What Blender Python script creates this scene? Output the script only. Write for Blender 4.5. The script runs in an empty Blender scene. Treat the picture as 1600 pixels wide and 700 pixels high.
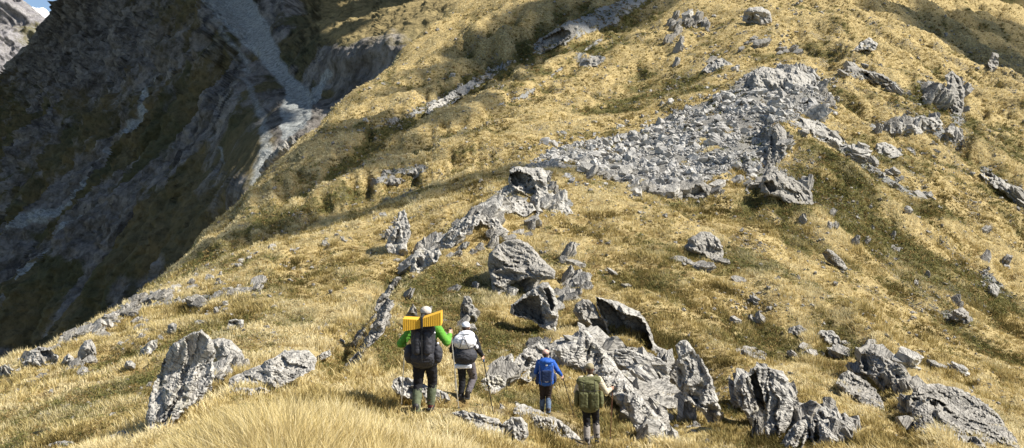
import bpy, bmesh, math, random, time
import numpy as np
from mathutils import Vector, Matrix
from mathutils.geometry import delaunay_2d_cdt
T0=time.time()
random.seed(7); RNG=np.random.default_rng(7)
F=1250.0; CX=800.0; VH=280.0          # focal length (photo px), centre column, eye-level row
SC=bpy.context.scene; COL=SC.collection
R=math.radians
SUN_DIR=Vector((0.70,-0.13,0.76)).normalized()

# ---------------------------------------------------------------- numpy gradient noise
def _h(i,j,k,s):
    n=(i*374761393+j*668265263+k*2147483647*3+s*974634777)&0xffffffff
    n=((n^(n>>13))*1274126177)&0xffffffff
    n=((n^(n>>15))*2246822519)&0xffffffff
    return n^(n>>16)
_G=np.array([(1,1,0),(-1,1,0),(1,-1,0),(-1,-1,0),(1,0,1),(-1,0,1),(1,0,-1),(-1,0,-1),(0,1,1),(0,-1,1),(0,1,-1),(0,-1,-1),(1,1,0),(-1,1,0),(0,-1,1),(0,-1,-1)],float)
_G2=np.array([(math.cos(t*.3927),math.sin(t*.3927)) for t in range(16)],np.float32)*1.1
_GX=_G2[:,0].copy(); _GY=_G2[:,1].copy()
def perlin2(x,y,seed):
    x,y=np.broadcast_arrays(x,y)
    xi=np.floor(x); yi=np.floor(y); xf=(x-xi).astype(np.float32); yf=(y-yi).astype(np.float32)
    xi=xi.astype(np.int64); yi=yi.astype(np.int64)
    u=xf*xf*xf*(xf*(xf*6-15)+10); v=yf*yf*yf*(yf*(yf*6-15)+10)
    def c(a,b):
        h=(((xi+a)*374761393+(yi+b)*668265263+seed*974634777)&0xffffffff).astype(np.uint32)
        h=(h^(h>>np.uint32(13)))*np.uint32(1274126177); h=(h^(h>>np.uint32(15)))*np.uint32(2246822519); h=(h^(h>>np.uint32(16)))&np.uint32(15)
        return _GX[h]*(xf-a)+_GY[h]*(yf-b)
    a0=c(0,0); b0=c(0,1)
    return ((a0+u*(c(1,0)-a0))*(1-v)+(b0+u*(c(1,1)-b0))*v).astype(float)
def perlin(x,y,z=None,seed=0):
    x=np.asarray(x,float); y=np.asarray(y,float)
    if z is None: return perlin2(x,y,seed)
    z=np.asarray(z,float)
    xi=np.floor(x).astype(np.int64); yi=np.floor(y).astype(np.int64); zi=np.floor(z).astype(np.int64)
    xf=x-xi; yf=y-yi; zf=z-zi
    u=xf*xf*xf*(xf*(xf*6-15)+10); v=yf*yf*yf*(yf*(yf*6-15)+10); w=zf*zf*zf*(zf*(zf*6-15)+10)
    r=0
    for a in (0,1):
        wa=u if a else 1-u
        for b in (0,1):
            wb=v if b else 1-v
            for c in (0,1):
                wc=w if c else 1-w
                g=_G[_h(xi+a,yi+b,zi+c,seed)&15]
                r=r+wa*wb*wc*(g[...,0]*(xf-a)+g[...,1]*(yf-b)+g[...,2]*(zf-c))
    return r
def fbm(x,y,z=None,oct=4,seed=0,gain=.5,ridged=False):
    s=0;a=1;t=0; x=np.asarray(x,float); y=np.asarray(y,float)
    for o in range(oct):
        n=perlin(x*2**o+o*5.3,y*2**o,None if z is None else z*2**o,seed+o*17)
        if ridged: n=1-2.6*np.abs(n)
        s=s+a*n; t+=a; a*=gain
    return s/t if ridged else s
def sst(a,b,x):
    t=np.clip((x-a)/(b-a),0,1); return t*t*(3-2*t)
def gsm(A,sig,axis):
    n=int(sig*3)+1; k=np.exp(-.5*(np.arange(-n,n+1)/sig)**2); k/=k.sum()
    P=np.pad(A,[(n,n) if i==axis else (0,0) for i in range(A.ndim)],mode='edge')
    return np.apply_along_axis(lambda r:np.convolve(r,k,'valid'),axis,P)
def inpoly(px,py,poly):
    px=np.asarray(px,float); py=np.asarray(py,float)
    r=np.zeros(px.shape,bool); n=len(poly)
    for i in range(n):
        x0,y0=poly[i][:2]; x1,y1=poly[(i+1)%n][:2]
        if y0==y1: continue
        c=((y0>py)!=(y1>py))&(px<(x1-x0)*(py-y0)/(y1-y0)+x0)
        r^=c
    return r
def segdist(px,py,line,width=None):
    """distance to a polyline; with widths (third value) distance minus half width"""
    best=np.full(np.shape(px),1e9)
    for a,b in zip(line[:-1],line[1:]):
        dx,dy=b[0]-a[0],b[1]-a[1]; L=dx*dx+dy*dy+1e-9
        t=np.clip(((px-a[0])*dx+(py-a[1])*dy)/L,0,1)
        d=np.hypot(px-a[0]-t*dx,py-a[1]-t*dy)
        if len(a)>2: d=d-(a[2]+t*(b[2]-a[2]))
        best=np.minimum(best,d)
    return best

# ---------------------------------------------------------------- scene helpers
def tag(o,label=None,cat=None,group=None,kind=None):
    if label: o['label']=label
    if cat: o['category']=cat
    if group: o['group']=group
    if kind: o['kind']=kind
    return o
def np_mesh(name,V,Fc,smooth=True):
    """V (n,3); Fc list of (m,k) face arrays or a single one"""
    me=bpy.data.meshes.new(name)
    if not isinstance(Fc,(list,tuple)): Fc=[Fc]
    V=np.ascontiguousarray(V,np.float32)
    me.vertices.add(len(V)); me.vertices.foreach_set('co',V.ravel())
    li=np.concatenate([f.ravel() for f in Fc]).astype(np.int32)
    cnt=np.concatenate([np.full(len(f),f.shape[1]) for f in Fc]).astype(np.int32)
    st=np.concatenate([[0],np.cumsum(cnt)[:-1]]).astype(np.int32)
    me.loops.add(len(li)); me.loops.foreach_set('vertex_index',li)
    me.polygons.add(len(cnt)); me.polygons.foreach_set('loop_start',st); me.polygons.foreach_set('loop_total',cnt)
    me.polygons.foreach_set('use_smooth',np.full(len(cnt),smooth))
    me.update(calc_edges=True)
    return me
def setcol(me,name,C):
    a=me.color_attributes.new(name,'FLOAT_COLOR','POINT')
    if C.shape[1]==3: C=np.concatenate([C,np.ones((len(C),1))],1)
    a.data.foreach_set('color',np.ascontiguousarray(C,np.float32).ravel())
def link(name,me,mat=None,parent=None):
    o=bpy.data.objects.new(name,me); COL.objects.link(o)
    if mat and me: me.materials.append(mat)
    if parent: o.parent=parent
    return o
def gridfaces(nr,nc):
    i=np.arange(nr-1)[:,None]*nc+np.arange(nc-1)[None]
    i=i.ravel(); return np.stack([i,i+1,i+nc+1,i+nc],1)

# ---------------------------------------------------------------- materials
class MB:
    def __init__(s,name,rough=.85,spec=.3):
        s.m=bpy.data.materials.new(name); s.m.use_nodes=True; s.nt=s.m.node_tree; s.N=s.nt.nodes
        s.b=s.N['Principled BSDF']; s.b.inputs['Roughness'].default_value=rough
        s.b.inputs['Specular IOR Level'].default_value=spec
        s.tc=s.N.new('ShaderNodeTexCoord')
    def L(s,a,b): s.nt.links.new(a,b)
    def coord(s,scale=(1,1,1),rot=(0,0,0)):
        g=s.N.new('ShaderNodeNewGeometry') if not hasattr(s,'g') else s.g
        s.g=g
        m=s.N.new('ShaderNodeMapping'); m.inputs['Scale'].default_value=scale; m.inputs['Rotation'].default_value=rot
        s.L(s.tc.outputs['Object'],m.inputs['Vector']); return m.outputs[0]
    def coordT(s,scale=(1,1,1),rot=(0,0,0)):
        m=s.N.new('ShaderNodeMapping'); m.vector_type='TEXTURE'; m.inputs['Scale'].default_value=scale; m.inputs['Rotation'].default_value=rot
        s.L(s.tc.outputs['Object'],m.inputs['Vector']); return m.outputs[0]
    def noise(s,vec,scale,detail=5,rough=.6,dist=0,kind=None):
        n=s.N.new('ShaderNodeTexNoise'); n.inputs['Scale'].default_value=scale; n.inputs['Detail'].default_value=detail
        n.inputs['Roughness'].default_value=rough; n.inputs['Distortion'].default_value=dist
        s.L(vec,n.inputs['Vector']); return n.outputs['Fac']
    def voro(s,vec,scale,feat='F1',out='Distance'):
        n=s.N.new('ShaderNodeTexVoronoi'); n.feature=feat; n.inputs['Scale'].default_value=scale; s.L(vec,n.inputs['Vector']); return n.outputs[out]
    def ramp(s,fac,stops,interp='LINEAR'):
        r=s.N.new('ShaderNodeValToRGB'); r.color_ramp.interpolation=interp; e=r.color_ramp.elements
        while len(e)<len(stops): e.new(.5)
        for q,(p,c) in zip(e,stops):
            q.position=p; q.color=(c,c,c,1) if isinstance(c,(int,float)) else (*c,1)
        s.L(fac,r.inputs['Fac']); return r.outputs['Color']
    def mix(s,fac,a,b,mode='MIX'):
        n=s.N.new('ShaderNodeMix'); n.data_type='RGBA'; n.blend_type=mode
        for v,i in ((fac,0),(a,6),(b,7)):
            if hasattr(v,'default_value'): s.L(v,n.inputs[i])
            elif i==0: n.inputs[0].default_value=v
            else: n.inputs[i].default_value=(*v,1) if len(v)==3 else v
        return n.outputs[2]
    def math(s,op,a,b=0.):
        n=s.N.new('ShaderNodeMath'); n.operation=op
        for v,i in ((a,0),(b,1)):
            if hasattr(v,'default_value'): s.L(v,n.inputs[i])
            else: n.inputs[i].default_value=v
        return n.outputs[0]
    def attr(s,name):
        n=s.N.new('ShaderNodeAttribute'); n.attribute_name=name; return n
    def sep(s,c):
        n=s.N.new('ShaderNodeSeparateColor'); s.L(c,n.inputs[0]); return n.outputs
    def bump(s,h,dist,strength=1.,prev=None):
        n=s.N.new('ShaderNodeBump'); n.inputs['Distance'].default_value=dist; n.inputs['Strength'].default_value=strength
        s.L(h,n.inputs['Height'])
        if prev: s.L(prev,n.inputs['Normal'])
        return n.outputs[0]
    def out(s,col=None,normal=None):
        if col is not None:
            if hasattr(col,'default_value'): s.L(col,s.b.inputs['Base Color'])
            else: s.b.inputs['Base Color'].default_value=(*col,1)
        if normal is not None: s.L(normal,s.b.inputs['Normal'])
        return s.m
def rock_mat(name,base,dark,scale=1.,rot=(R(20),R(35),R(10)),bd=.035,lichen=.5):
    m=MB(name,.9,.2)
    v=m.coord(); vs=m.coordT((1,1,.16),rot)
    n1=m.noise(v,.9*scale,6,.65); n2=m.noise(vs,2.2*scale,8,.7,.5); n3=m.noise(v,9*scale,4,.7)
    c=m.mix(m.ramp(n1,[(.35,0.),(.65,1.)]),tuple(x*.78 for x in base),base)
    c=m.mix(m.ramp(n2,[(.36,1.),(.5,0.)]),c,dark)
    ed=m.voro(m.coordT((1,1,.22),rot),1.5*scale,'DISTANCE_TO_EDGE')
    c=m.mix(m.ramp(ed,[(.0,.75),(.035,0.)]),c,tuple(x*.45 for x in dark))
    lc=m.ramp(m.noise(v,3.3*scale,5,.7),[(.52,0.),(.62,lichen)])
    c=m.mix(lc,c,tuple(min(1,x*1.3) for x in base))
    c=m.mix(m.ramp(n3,[(.3,.6),(.5,0.)]),c,tuple(x*.6 for x in dark))
    oc=m.ramp(m.noise(v,1.6*scale,4,.6),[(.6,0.),(.68,.35)])
    c=m.mix(oc,c,(.20,.17,.07))
    h=m.math('ADD',n2,m.math('MULTIPLY',n3,.12))
    cr=m.voro(vs,1.7*scale,'DISTANCE_TO_EDGE')
    h=m.math('ADD',h,m.ramp(cr,[(0.,0.),(.06,.5)]))
    return m.out(c,m.bump(h,bd,1.))
ROCK=rock_mat('schist_rock',(.45,.425,.375),(.14,.132,.12),1.)
ROCKF=rock_mat('schist_scree',(.47,.45,.41),(.22,.21,.195),.35,bd=.08,lichen=.7)
ROCKD=rock_mat('weathered_schist',(.37,.345,.30),(.11,.103,.092),1.1,bd=.05,lichen=.4)

def hill_mat(name,straw,olive,brown,rock,fs,bd):
    """ground of dry tussock: attribute mask r=green, g=rock, b=bare"""
    m=MB(name,.95,.1); v=m.coord(); a=m.sep(m.attr('mask').outputs['Color'])
    vs=m.coordT((1,4.5,1),(0,0,R(-23)))
    n1=m.noise(v,fs*.25,7,.62); n2=m.noise(vs,fs*2.,7,.72); n3=m.noise(v,fs*8,3,.7)
    c=m.mix(m.ramp(n1,[(.38,0.),(.62,1.)]),tuple(x*.82 for x in straw),straw)
    c=m.mix(m.ramp(n2,[(.40,.85),(.53,0.)]),c,brown)
    c=m.mix(m.ramp(n3,[(.33,.6),(.5,0.)]),c,tuple(x*.75 for x in brown))
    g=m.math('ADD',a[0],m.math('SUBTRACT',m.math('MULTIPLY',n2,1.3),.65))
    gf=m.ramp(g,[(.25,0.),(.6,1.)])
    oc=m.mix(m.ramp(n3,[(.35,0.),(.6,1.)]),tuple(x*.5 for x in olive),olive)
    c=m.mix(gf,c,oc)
    rn=m.noise(m.coord((1,1,4),(R(20),R(35),0)),fs*2.5,8,.75,.4)
    rc=m.mix(m.ramp(rn,[(.38,0.),(.52,1.)]),tuple(x*.35 for x in rock),rock)
    rf=m.ramp(m.math('ADD',a[1],m.math('SUBTRACT',m.noise(v,fs*3,6,.7),.5)),[(.42,0.),(.58,1.)])
    c=m.mix(rf,c,rc)
    c=m.mix(a[2],c,(.16,.13,.085))
    h=m.math('ADD',m.math('MULTIPLY',n2,.6),m.math('MULTIPLY',n3,.3))
    h=m.math('ADD',h,m.math('MULTIPLY',m.math('MULTIPLY',rn,rf),1.2))
    return m.out(c,m.bump(h,bd,1.))
STRAW=(.46,.36,.17); OLIVE=(.13,.115,.042); BROWN=(.17,.115,.042)
HILL=hill_mat('dry_tussock_ground',STRAW,OLIVE,BROWN,(.38,.375,.35),1.,.35)

# ---------------------------------------------------------------- hillside: one continuous ground surface
# per column: distance/row pairs for the same run of terrain features
#      1      2(hump)    3         4(path)   5         6         7(near crest) 8      9       10        11        12(skyline) 13(behind)
TAB={
-500:[(5,1500),(8,1300),(11,1100),(15,980),(20,900),(26,850),(32,830),(40,1000),(60,1100),(90,1150),(150,1200),(220,1200),(330,1200)],
-150:[(5,1150),(8,1000),(11,860),(15,770),(20,710),(26,655),(32,615),(38,720),(60,900),(90,1000),(150,1000),(220,1000),(330,1000)],
0:[(5,1000),(8,890),(11,790),(15,705),(20,655),(26,605),(33,566),(38,640),(60,800),(90,900),(140,850),(200,850),(300,900)],
100:[(5,950),(8,830),(11,730),(15,665),(20,620),(28,565),(37,518),(43,560),(60,680),(85,700),(120,720),(180,780),(280,800)],
200:[(5,900),(8,770),(11,705),(15,650),(21,590),(30,530),(44,468),(50,490),(64,490),(78,463),(95,463),(120,520),(200,640)],
300:[(4.6,860),(7.5,720),(11,668),(15,620),(21,560),(33,490),(52,426),(60,430),(74,418),(90,400),(110,386),(122,400),(210,540)],
400:[(4.5,840),(7.5,662),(11,655),(15,592),(22,532),(35,460),(58,390),(66,388),(80,370),(105,335),(130,300),(155,276),(230,400)],
500:[(4.5,850),(7.5,676),(11,652),(14,618),(20,565),(33,480),(60,372),(68,370),(86,340),(115,285),(150,232),(195,184),(270,300)],
600:[(4.5,840),(7.5,705),(10.5,664),(14,642),(20,572),(32,462),(61,350),(70,338),(90,308),(130,250),(185,175),(260,108),(360,220)],
700:[(4.5,840),(7.5,730),(11,672),(14,645),(18,610),(27,520),(47,385),(64,322),(90,280),(135,215),(215,125),(335,15),(450,100)],
800:[(4.5,880),(7.5,780),(11,700),(16,655),(21,628),(31,500),(55,300),(62,282),(85,255),(140,185),(230,90),(380,-75),(500,20)],
900:[(4.5,920),(7.5,820),(12,742),(16.5,696),(21,648),(29,540),(60,272),(67,315),(88,262),(128,205),(220,100),(390,-90),(500,40)],
1000:[(4.5,950),(8,830),(12,765),(16.5,712),(22,640),(29,560),(56,294),(62,345),(84,278),(120,212),(220,90),(380,-90),(500,40)],
1100:[(4.5,950),(8,835),(12,760),(17,700),(22,640),(30,560),(52,332),(57,392),(78,296),(110,205),(200,85),(350,-50),(500,30)],
1200:[(4.5,960),(8,835),(12,755),(17,690),(22,640),(30,560),(47,392),(52,445),(70,340),(88,232),(180,90),(320,-35),(450,40)],
1300:[(4.5,970),(8,840),(12,752),(17,685),(23,625),(32,545),(44,455),(49,492),(67,375),(88,275),(150,135),(280,-10),(430,-90)],
1400:[(4.5,980),(8,850),(12,755),(18,680),(24,620),(33,555),(43,500),(49,520),(67,425),(88,335),(140,190),(240,40),(430,-60)],
1500:[(4.5,990),(8,860),(12,765),(18,690),(25,630),(34,580),(43,545),(49,560),(67,470),(88,385),(135,230),(225,103),(440,5)],
1600:[(4.5,1010),(8,880),(12,780),(18,705),(26,650),(35,618),(43,592),(49,600),(67,515),(88,430),(130,270),(210,143),(480,30)],
1750:[(4.5,1040),(8,910),(12,810),(18,740),(26,695),(35,665),(43,645),(50,625),(66,560),(88,490),(130,330),(200,200),(520,70)],
2100:[(4.5,1150),(8,1000),(12,890),(18,820),(26,780),(35,750),(43,740),(50,720),(66,670),(88,600),(130,450),(200,330),(560,180)]}
US=np.arange(-500,2101,3.0); NU=len(US)
LY=np.linspace(math.log(1.2),math.log(640),1060); NY=len(LY); YS=np.exp(LY)
def build_hill():
    ks=sorted(TAB); 
    P=np.array([TAB[k] for k in ks],float)            # (cols,13,2)
    first=np.array([[[1.2,VH+1.6/1.2*F]]]*len(ks)).reshape(len(ks),1,2)
    P=np.concatenate([first,P],1)
    Lg=np.log(P[...,0]); Zs=(VH-P[...,1])/F*P[...,0]
    # interpolate nodes across columns, smooth
    n=P.shape[1]
    LN=np.stack([np.interp(US,ks,Lg[:,i]) for i in range(n)],1); VN=np.stack([np.interp(US,ks,P[:,i,1]) for i in range(n)],1)
    LN=gsm(LN,11,0); VN=gsm(VN,11,0)
    V=np.stack([np.interp(LY,LN[i],VN[i]) for i in range(NU)],1)   # (NY,NU)
    V=gsm(V,7,0)
    return V
V0=build_hill()
def sdist(px,py,line):
    best=np.full(np.shape(px),1e9); sg=np.ones(np.shape(px))
    for a,b in zip(line[:-1],line[1:]):
        dx,dy=b[0]-a[0],b[1]-a[1]; L=dx*dx+dy*dy
        t=np.clip(((px-a[0])*dx+(py-a[1])*dy)/L,0,1)
        d=np.hypot(px-a[0]-t*dx,py-a[1]-t*dy); c=(dy*(px-a[0])-dx*(py-a[1]))/math.sqrt(L)
        m=d<best; best=np.where(m,d,best); sg=np.where(m,c,sg)
    return sg,best
# folds and steps of the slope: (line, width, height, nearest, farthest); the side above/left of the travel direction is raised
FOLDS=[([(400,335),(470,290),(560,222),(640,178),(720,120),(820,60),(900,5)],15,17,90,500),
 ([(330,400),(420,350),(500,318),(620,275),(760,232)],12,12,75,200),([(560,292),(600,280),(670,265)],7,6,80,200),
 ([(480,250),(560,190),(650,130),(760,60),(840,10)],10,8,110,500),([(640,240),(760,180),(860,118),(960,60)],10,9,90,400),
 ([(740,75),(840,82),(900,60),(960,25),(1020,-10)],18,15,120,500),([(860,180),(960,130),(1060,80),(1100,30)],14,5,90,400),
 ([(1190,212),(1240,250),(1330,310),(1420,362),(1510,405),(1620,460)],20,13,56,170),
 ([(1300,98),(1400,142),(1480,165),(1620,205)],14,10,80,400),([(1370,190),(1480,218),(1560,275),(1620,310)],14,11,70,300),
 ([(1240,60),(1320,90),(1420,120)],14,7,90,400),([(1400,300),(1500,340),(1620,400)],18,8,60,200),
 ([(1060,305),(1130,285),(1200,250)],10,8,60,140),([(1188,330),(1203,260),(1206,185),(1250,110)],14,-6,58,160),
 ([(545,575),(590,500),(640,430),(700,378),(755,332),(800,300)],20,-18,18,75),
 ([(1010,560),(1100,640),(1180,720)],25,-10,14,40),([(1320,520),(1400,600),(1450,700)],22,14,14,45),
 ([(40,600),(160,560),(280,520),(380,480)],16,8,18,60),([(150,520),(300,460),(460,410),(560,380)],14,6,25,80),
 ([(1200,470),(1330,540),(1500,600),(1620,640)],26,14,22,50),([(880,400),(1000,420),(1120,470),(1250,520)],22,8,28,60)]
def apply_folds(V):
    U=np.repeat(US[None],NY,0); Y=np.repeat(YS[:,None],NU,1); V=V.copy(); B=V.copy()
    W=fbm(U/30,V/30,oct=3,seed=5)*14
    for l,w,A,y0,y1 in FOLDS:
        s,dd=sdist(U,B+W,l); s=s/w
        d=s*np.exp(.5-.5*(dd/w)**2)*sst(y0*.9,y0*1.1,Y)*(1-sst(y1*.9,y1*1.1,Y))
        V-=A*d
    return V
V0=apply_folds(V0)
YG=np.repeat(YS[:,None],NU,1); UG=np.repeat(US[None],NY,0)
XG=(UG-CX)/F*YG; ZG=(VH-V0)/F*YG
# world-space relief, larger features farther away
wf=sst(35,110,YG); wn=1-sst(10,40,YG)
wl=1-sst(40,90,YG)
ca,sa=math.cos(R(40)),math.sin(R(40))
along=XG*sa+YG*ca; across=XG*ca-YG*sa
ZG=ZG+fbm(XG/3.1,YG/3.1,oct=4,seed=3)*.34*sst(9,16,YG)
ZG+=fbm(XG/.75,YG/.75,oct=3,seed=9)*.10*wl*sst(2,6,YG)
ZG+=np.abs(fbm(XG/11,YG/14,oct=4,seed=21))*1.1*sst(18,40,YG)-.3*sst(18,40,YG)
ZG+=wf*(fbm(across/16,along/60,oct=5,seed=31,gain=.55,ridged=True)-.35)*1.1*(YG/110)**.8
ZG+=wf*(fbm(XG/40,YG/40,oct=4,seed=41))*3.2*(YG/150)
# rows of the far right: gullied spurs running down to the right
wr=sst(1150,1350,UG)*sst(45,70,YG)
ZG+=wr*(fbm((XG*.8+YG*.6)/13,(YG*.8-XG*.6)/34,oct=4,seed=55,ridged=True)-.4)*2.0*np.clip(YG/90,.5,2)
# bare cliff bands / steps in the middle slope
def vis_v(): return VH-ZG/YG*F
# small step of the footpath
def bl(A,u,y):
    fu=np.clip((np.asarray(u,float)-US[0])/3.0,0,NU-1.001); fy=np.clip((np.log(np.asarray(y,float))-LY[0])/(LY[1]-LY[0]),0,NY-1.001)
    i=fu.astype(int); j=fy.astype(int); a=fu-i; b=fy-j
    return (A[j,i]*(1-a)+A[j,i+1]*a)*(1-b)+(A[j+1,i]*(1-a)+A[j+1,i+1]*a)*b
def ground_z(x,y):
    return bl(ZG,CX+F*np.asarray(x)/np.asarray(y),y)
def hitv(U,V):
    out=np.empty(len(U)); ci=np.clip(np.round((U-US[0])/3).astype(int),0,NU-1)
    for c in np.unique(ci):
        m=ci==c; k=np.searchsorted(-VIS[:,c],-V[m]); out[m]=YS[np.clip(k,0,NY-1)]
    return out
def hit(u,v,ymin=2.0):
    """first ground point seen in the direction of photo pixel (u,v)"""
    u=float(u); fu=min(max((u-US[0])/3,0),NU-1.001); i=int(fu); a=fu-i
    vv=VV[:,i]*(1-a)+VV[:,i+1]*a
    ok=np.nonzero((vv<=v)&(YS>ymin))[0]
    if len(ok)==0: return None
    j=ok[0]
    if j>0 and vv[j-1]>v and vv[j-1]-vv[j]<60:
        t=(vv[j-1]-v)/(vv[j-1]-vv[j]+1e-9); return float(np.exp(LY[j-1]+t*(LY[j]-LY[j-1])))
    return float(YS[j])
VV=vis_v()
VIS=np.minimum.accumulate(VV,0)          # lowest row reached so far: visible where VV<=VIS
# ---------------------------------------------------------------- ground cover and painted slope shade masks traced from the photograph
SCREE=[(815,262),(850,240),(900,222),(1000,205),(1050,178),(1120,152),(1165,118),(1190,104),(1268,108),(1296,155),(1250,185),(1210,195),(1215,240),(1190,285),(1150,262),(1085,292),(1030,305),(960,284),(900,262),(860,264)]
GREENS=[(690,455,70,75),(640,500,45,60),(720,420,60,50),(760,540,45,50),(600,560,30,30),(1260,330,60,60),(1230,380,50,30),(1330,300,60,35),(1400,380,70,50),(1500,330,90,40),
 (1060,130,60,30),(980,170,60,16),(1010,120,40,30),(1130,640,40,45),(1395,610,35,40),(860,620,40,20),(840,500,40,60),(1450,150,60,40),(1560,250,60,60),(1330,230,60,25),(420,330,60,25),(500,290,70,18),(330,400,60,25),(250,440,50,18),(640,300,80,12),(740,600,30,18),(1180,320,40,40),(920,40,120,40)]
GREEN_SHADE=[[(425,345,8),(500,300,9),(600,215,10),(700,155,10),(800,95,12),(900,40,16),(1000,0,14)],[(300,420,10),(420,350,10),(520,312,9),(640,262,7),(760,225,6)],[(780,140,6),(860,100,8),(960,55,12)],[(1190,330,10),(1260,380,16),(1340,440,12)],[(1240,270,10),(1330,340,18),(1440,410,22),(1560,470,22)],[(1380,240,10),(1480,270,14),(1590,350,16)],[(1320,520,6),(1380,590,8),(1430,660,8)],[(1400,150,8),(1500,195,12),(1600,245,14)],[(940,180,5),(1040,150,10),(1120,115,8)],[(600,560,18),(650,480,26),(700,420,26),(760,400,14)]]  # vegetation bands; the diagonal ones also paint the slope's shadow bands in green
ROCKY=[[(560,208,0),(640,180,2),(700,150,6),(760,120,5),(800,95,1)],[(840,75,8),(900,45,14),(960,20,14),(1000,0,8)],[(600,270,3),(660,262,5)],[(580,285,4),(600,280,5)],
 [(905,95,5),(940,93,6)],[(1320,110,4),(1360,118,6),(1395,135,5)],[(1440,130,5),(1480,150,12),(1500,185,10)],[(1370,195,7),(1430,190,9),(1500,215,7)],[(1530,260,3),(1600,310,6)],
 [(1250,190,8),(1300,215,9),(1340,250,5),(1400,290,4),(1440,310,3)],[(1190,260,8),(1230,290,14),(1260,310,8)],[(1480,490,5),(1515,500,5)],[(1540,430,4),(1560,450,6)],
 [(690,380,5),(740,335,7),(790,300,8),(860,290,8),(890,320,5)],[(600,370,6),(625,350,8)],[(1085,380,10),(1115,385,10)],[(180,480,3),(300,470,4),(380,450,3)],[(100,520,4),(180,500,5),(250,460,4)],[(760,170,0),(820,150,1),(860,120,1),(940,60,2)]]
def masks(U,V,X,Y):
    g=np.zeros(U.shape)
    for cx,cy,a,b in GREENS:
        g=np.maximum(g,1.15-np.hypot((U-cx)/a,(V-cy)/b))
    for l in GREEN_SHADE: g=np.maximum(g,.95-np.clip(segdist(U,V,l),0,1e3)/10)
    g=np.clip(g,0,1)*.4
    nz=fbm(X/6,Y/6,oct=4,seed=77); nz2=fbm(X/22,Y/22,oct=3,seed=78)
    g=np.clip(g+nz*.55+nz2*.5-.03,0,1)
    g*=1-sst(.7,1,1-sst(12,20,Y))*.9
    r=np.zeros(U.shape)
    for l in ROCKY: r=np.maximum(r,1-sst(-3,4,segdist(U,V,l)))
    r*=.55+.6*np.clip(.5+fbm(X/5,Y/5,oct=3,seed=80)*2,0,1)
    s=inpoly(U,V,SCREE)&(Y>55)
    s=s*np.where(fbm(X/9,Y/9,oct=3,seed=81)>.28,.35,1.)
    r=np.maximum(r,s*.72)
    b=np.clip(.5-segdist(U,V,[(660,690,30),(700,660,14),(760,645,9),(850,650,7),(905,680,10),(930,720,12)])/8,0,.7)*(Y<30)
    b=np.maximum(b,.3*s)
    return np.stack([g,np.clip(r,0,1),b],-1)
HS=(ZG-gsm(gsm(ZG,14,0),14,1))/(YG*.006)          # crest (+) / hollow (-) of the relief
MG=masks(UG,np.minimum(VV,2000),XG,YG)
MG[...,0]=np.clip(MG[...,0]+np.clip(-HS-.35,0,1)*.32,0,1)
pr=sst(.14,.3,fbm(XG/7,YG/7,oct=4,seed=501)+.10*sst(900,1300,UG)-.06)*sst(35,60,YG)*(1-sst(250,330,YG))
MG[...,1]=np.clip(MG[...,1]+.42*pr,0,1)
me=np_mesh('hillside',np.stack([XG,YG,ZG],-1).reshape(-1,3),gridfaces(NY,NU))
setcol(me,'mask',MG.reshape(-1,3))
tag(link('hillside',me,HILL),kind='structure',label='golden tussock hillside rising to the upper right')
print('hill',time.time()-T0)

# ---------------------------------------------------------------- the shaded mountain across the valley
def mtn_mat(name,veg1,veg2,rock,rdark,scree,fs,bd):
    """mask r=scree, g=bare rock, b=dry grass"""
    m=MB(name,.95,.1); v=m.coord(); a=m.sep(m.attr('mask').outputs['Color'])
    vs=m.coordT((1,1,3.2),(R(0),R(26),R(0)))
    n1=m.noise(v,fs,7,.65); n2=m.noise(vs,fs*3.3,8,.72,.3); n3=m.noise(v,fs*14,4,.7)
    c=m.mix(m.ramp(n1,[(.4,0.),(.6,1.)]),veg1,veg2)
    rr=m.mix(m.ramp(n2,[(.38,0.),(.58,1.)]),rdark,rock)
    rf=m.ramp(m.math('ADD',a[1],m.math('SUBTRACT',n2,.5)),[(.4,0.),(.6,1.)])
    c=m.mix(rf,c,rr)
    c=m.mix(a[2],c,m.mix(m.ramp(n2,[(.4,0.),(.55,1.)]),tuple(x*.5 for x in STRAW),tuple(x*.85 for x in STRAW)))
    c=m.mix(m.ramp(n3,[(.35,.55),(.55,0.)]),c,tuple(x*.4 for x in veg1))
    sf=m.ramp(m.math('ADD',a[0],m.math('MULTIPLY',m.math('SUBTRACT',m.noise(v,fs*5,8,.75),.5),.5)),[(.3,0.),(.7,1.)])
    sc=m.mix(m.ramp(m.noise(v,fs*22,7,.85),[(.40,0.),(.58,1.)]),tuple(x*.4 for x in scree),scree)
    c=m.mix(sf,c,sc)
    h=m.math('ADD',n2,m.math('MULTIPLY',n3,.3))
    return m.out(c,m.bump(h,bd,1.))
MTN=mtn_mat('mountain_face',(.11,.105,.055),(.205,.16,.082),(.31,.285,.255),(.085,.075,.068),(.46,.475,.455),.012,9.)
mu=np.arange(-420,960,2.2); nv=470
vt=np.interp(mu,[-420,-150,-40,0,8,30,60,68,85,95,103,200,330,420,500,600,700,900,960],[420,260,150,125,112,80,50,36,18,5,-12,-130,-250,-190,-85,-55,-45,-35,-30])
vt=vt+perlin(mu/9,mu*0+.3)*4+perlin(mu/30,mu*0+.7)*8
vb=680.
tt=np.linspace(0,1,nv)[:,None]
MV=vb+(vt[None]-vb)*tt; MU=np.repeat(mu[None],nv,0)
den=(VH-MV)/F-1.0*(MU-CX)/F-.9
lY=np.log(-350/np.minimum(den,-.085))
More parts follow.
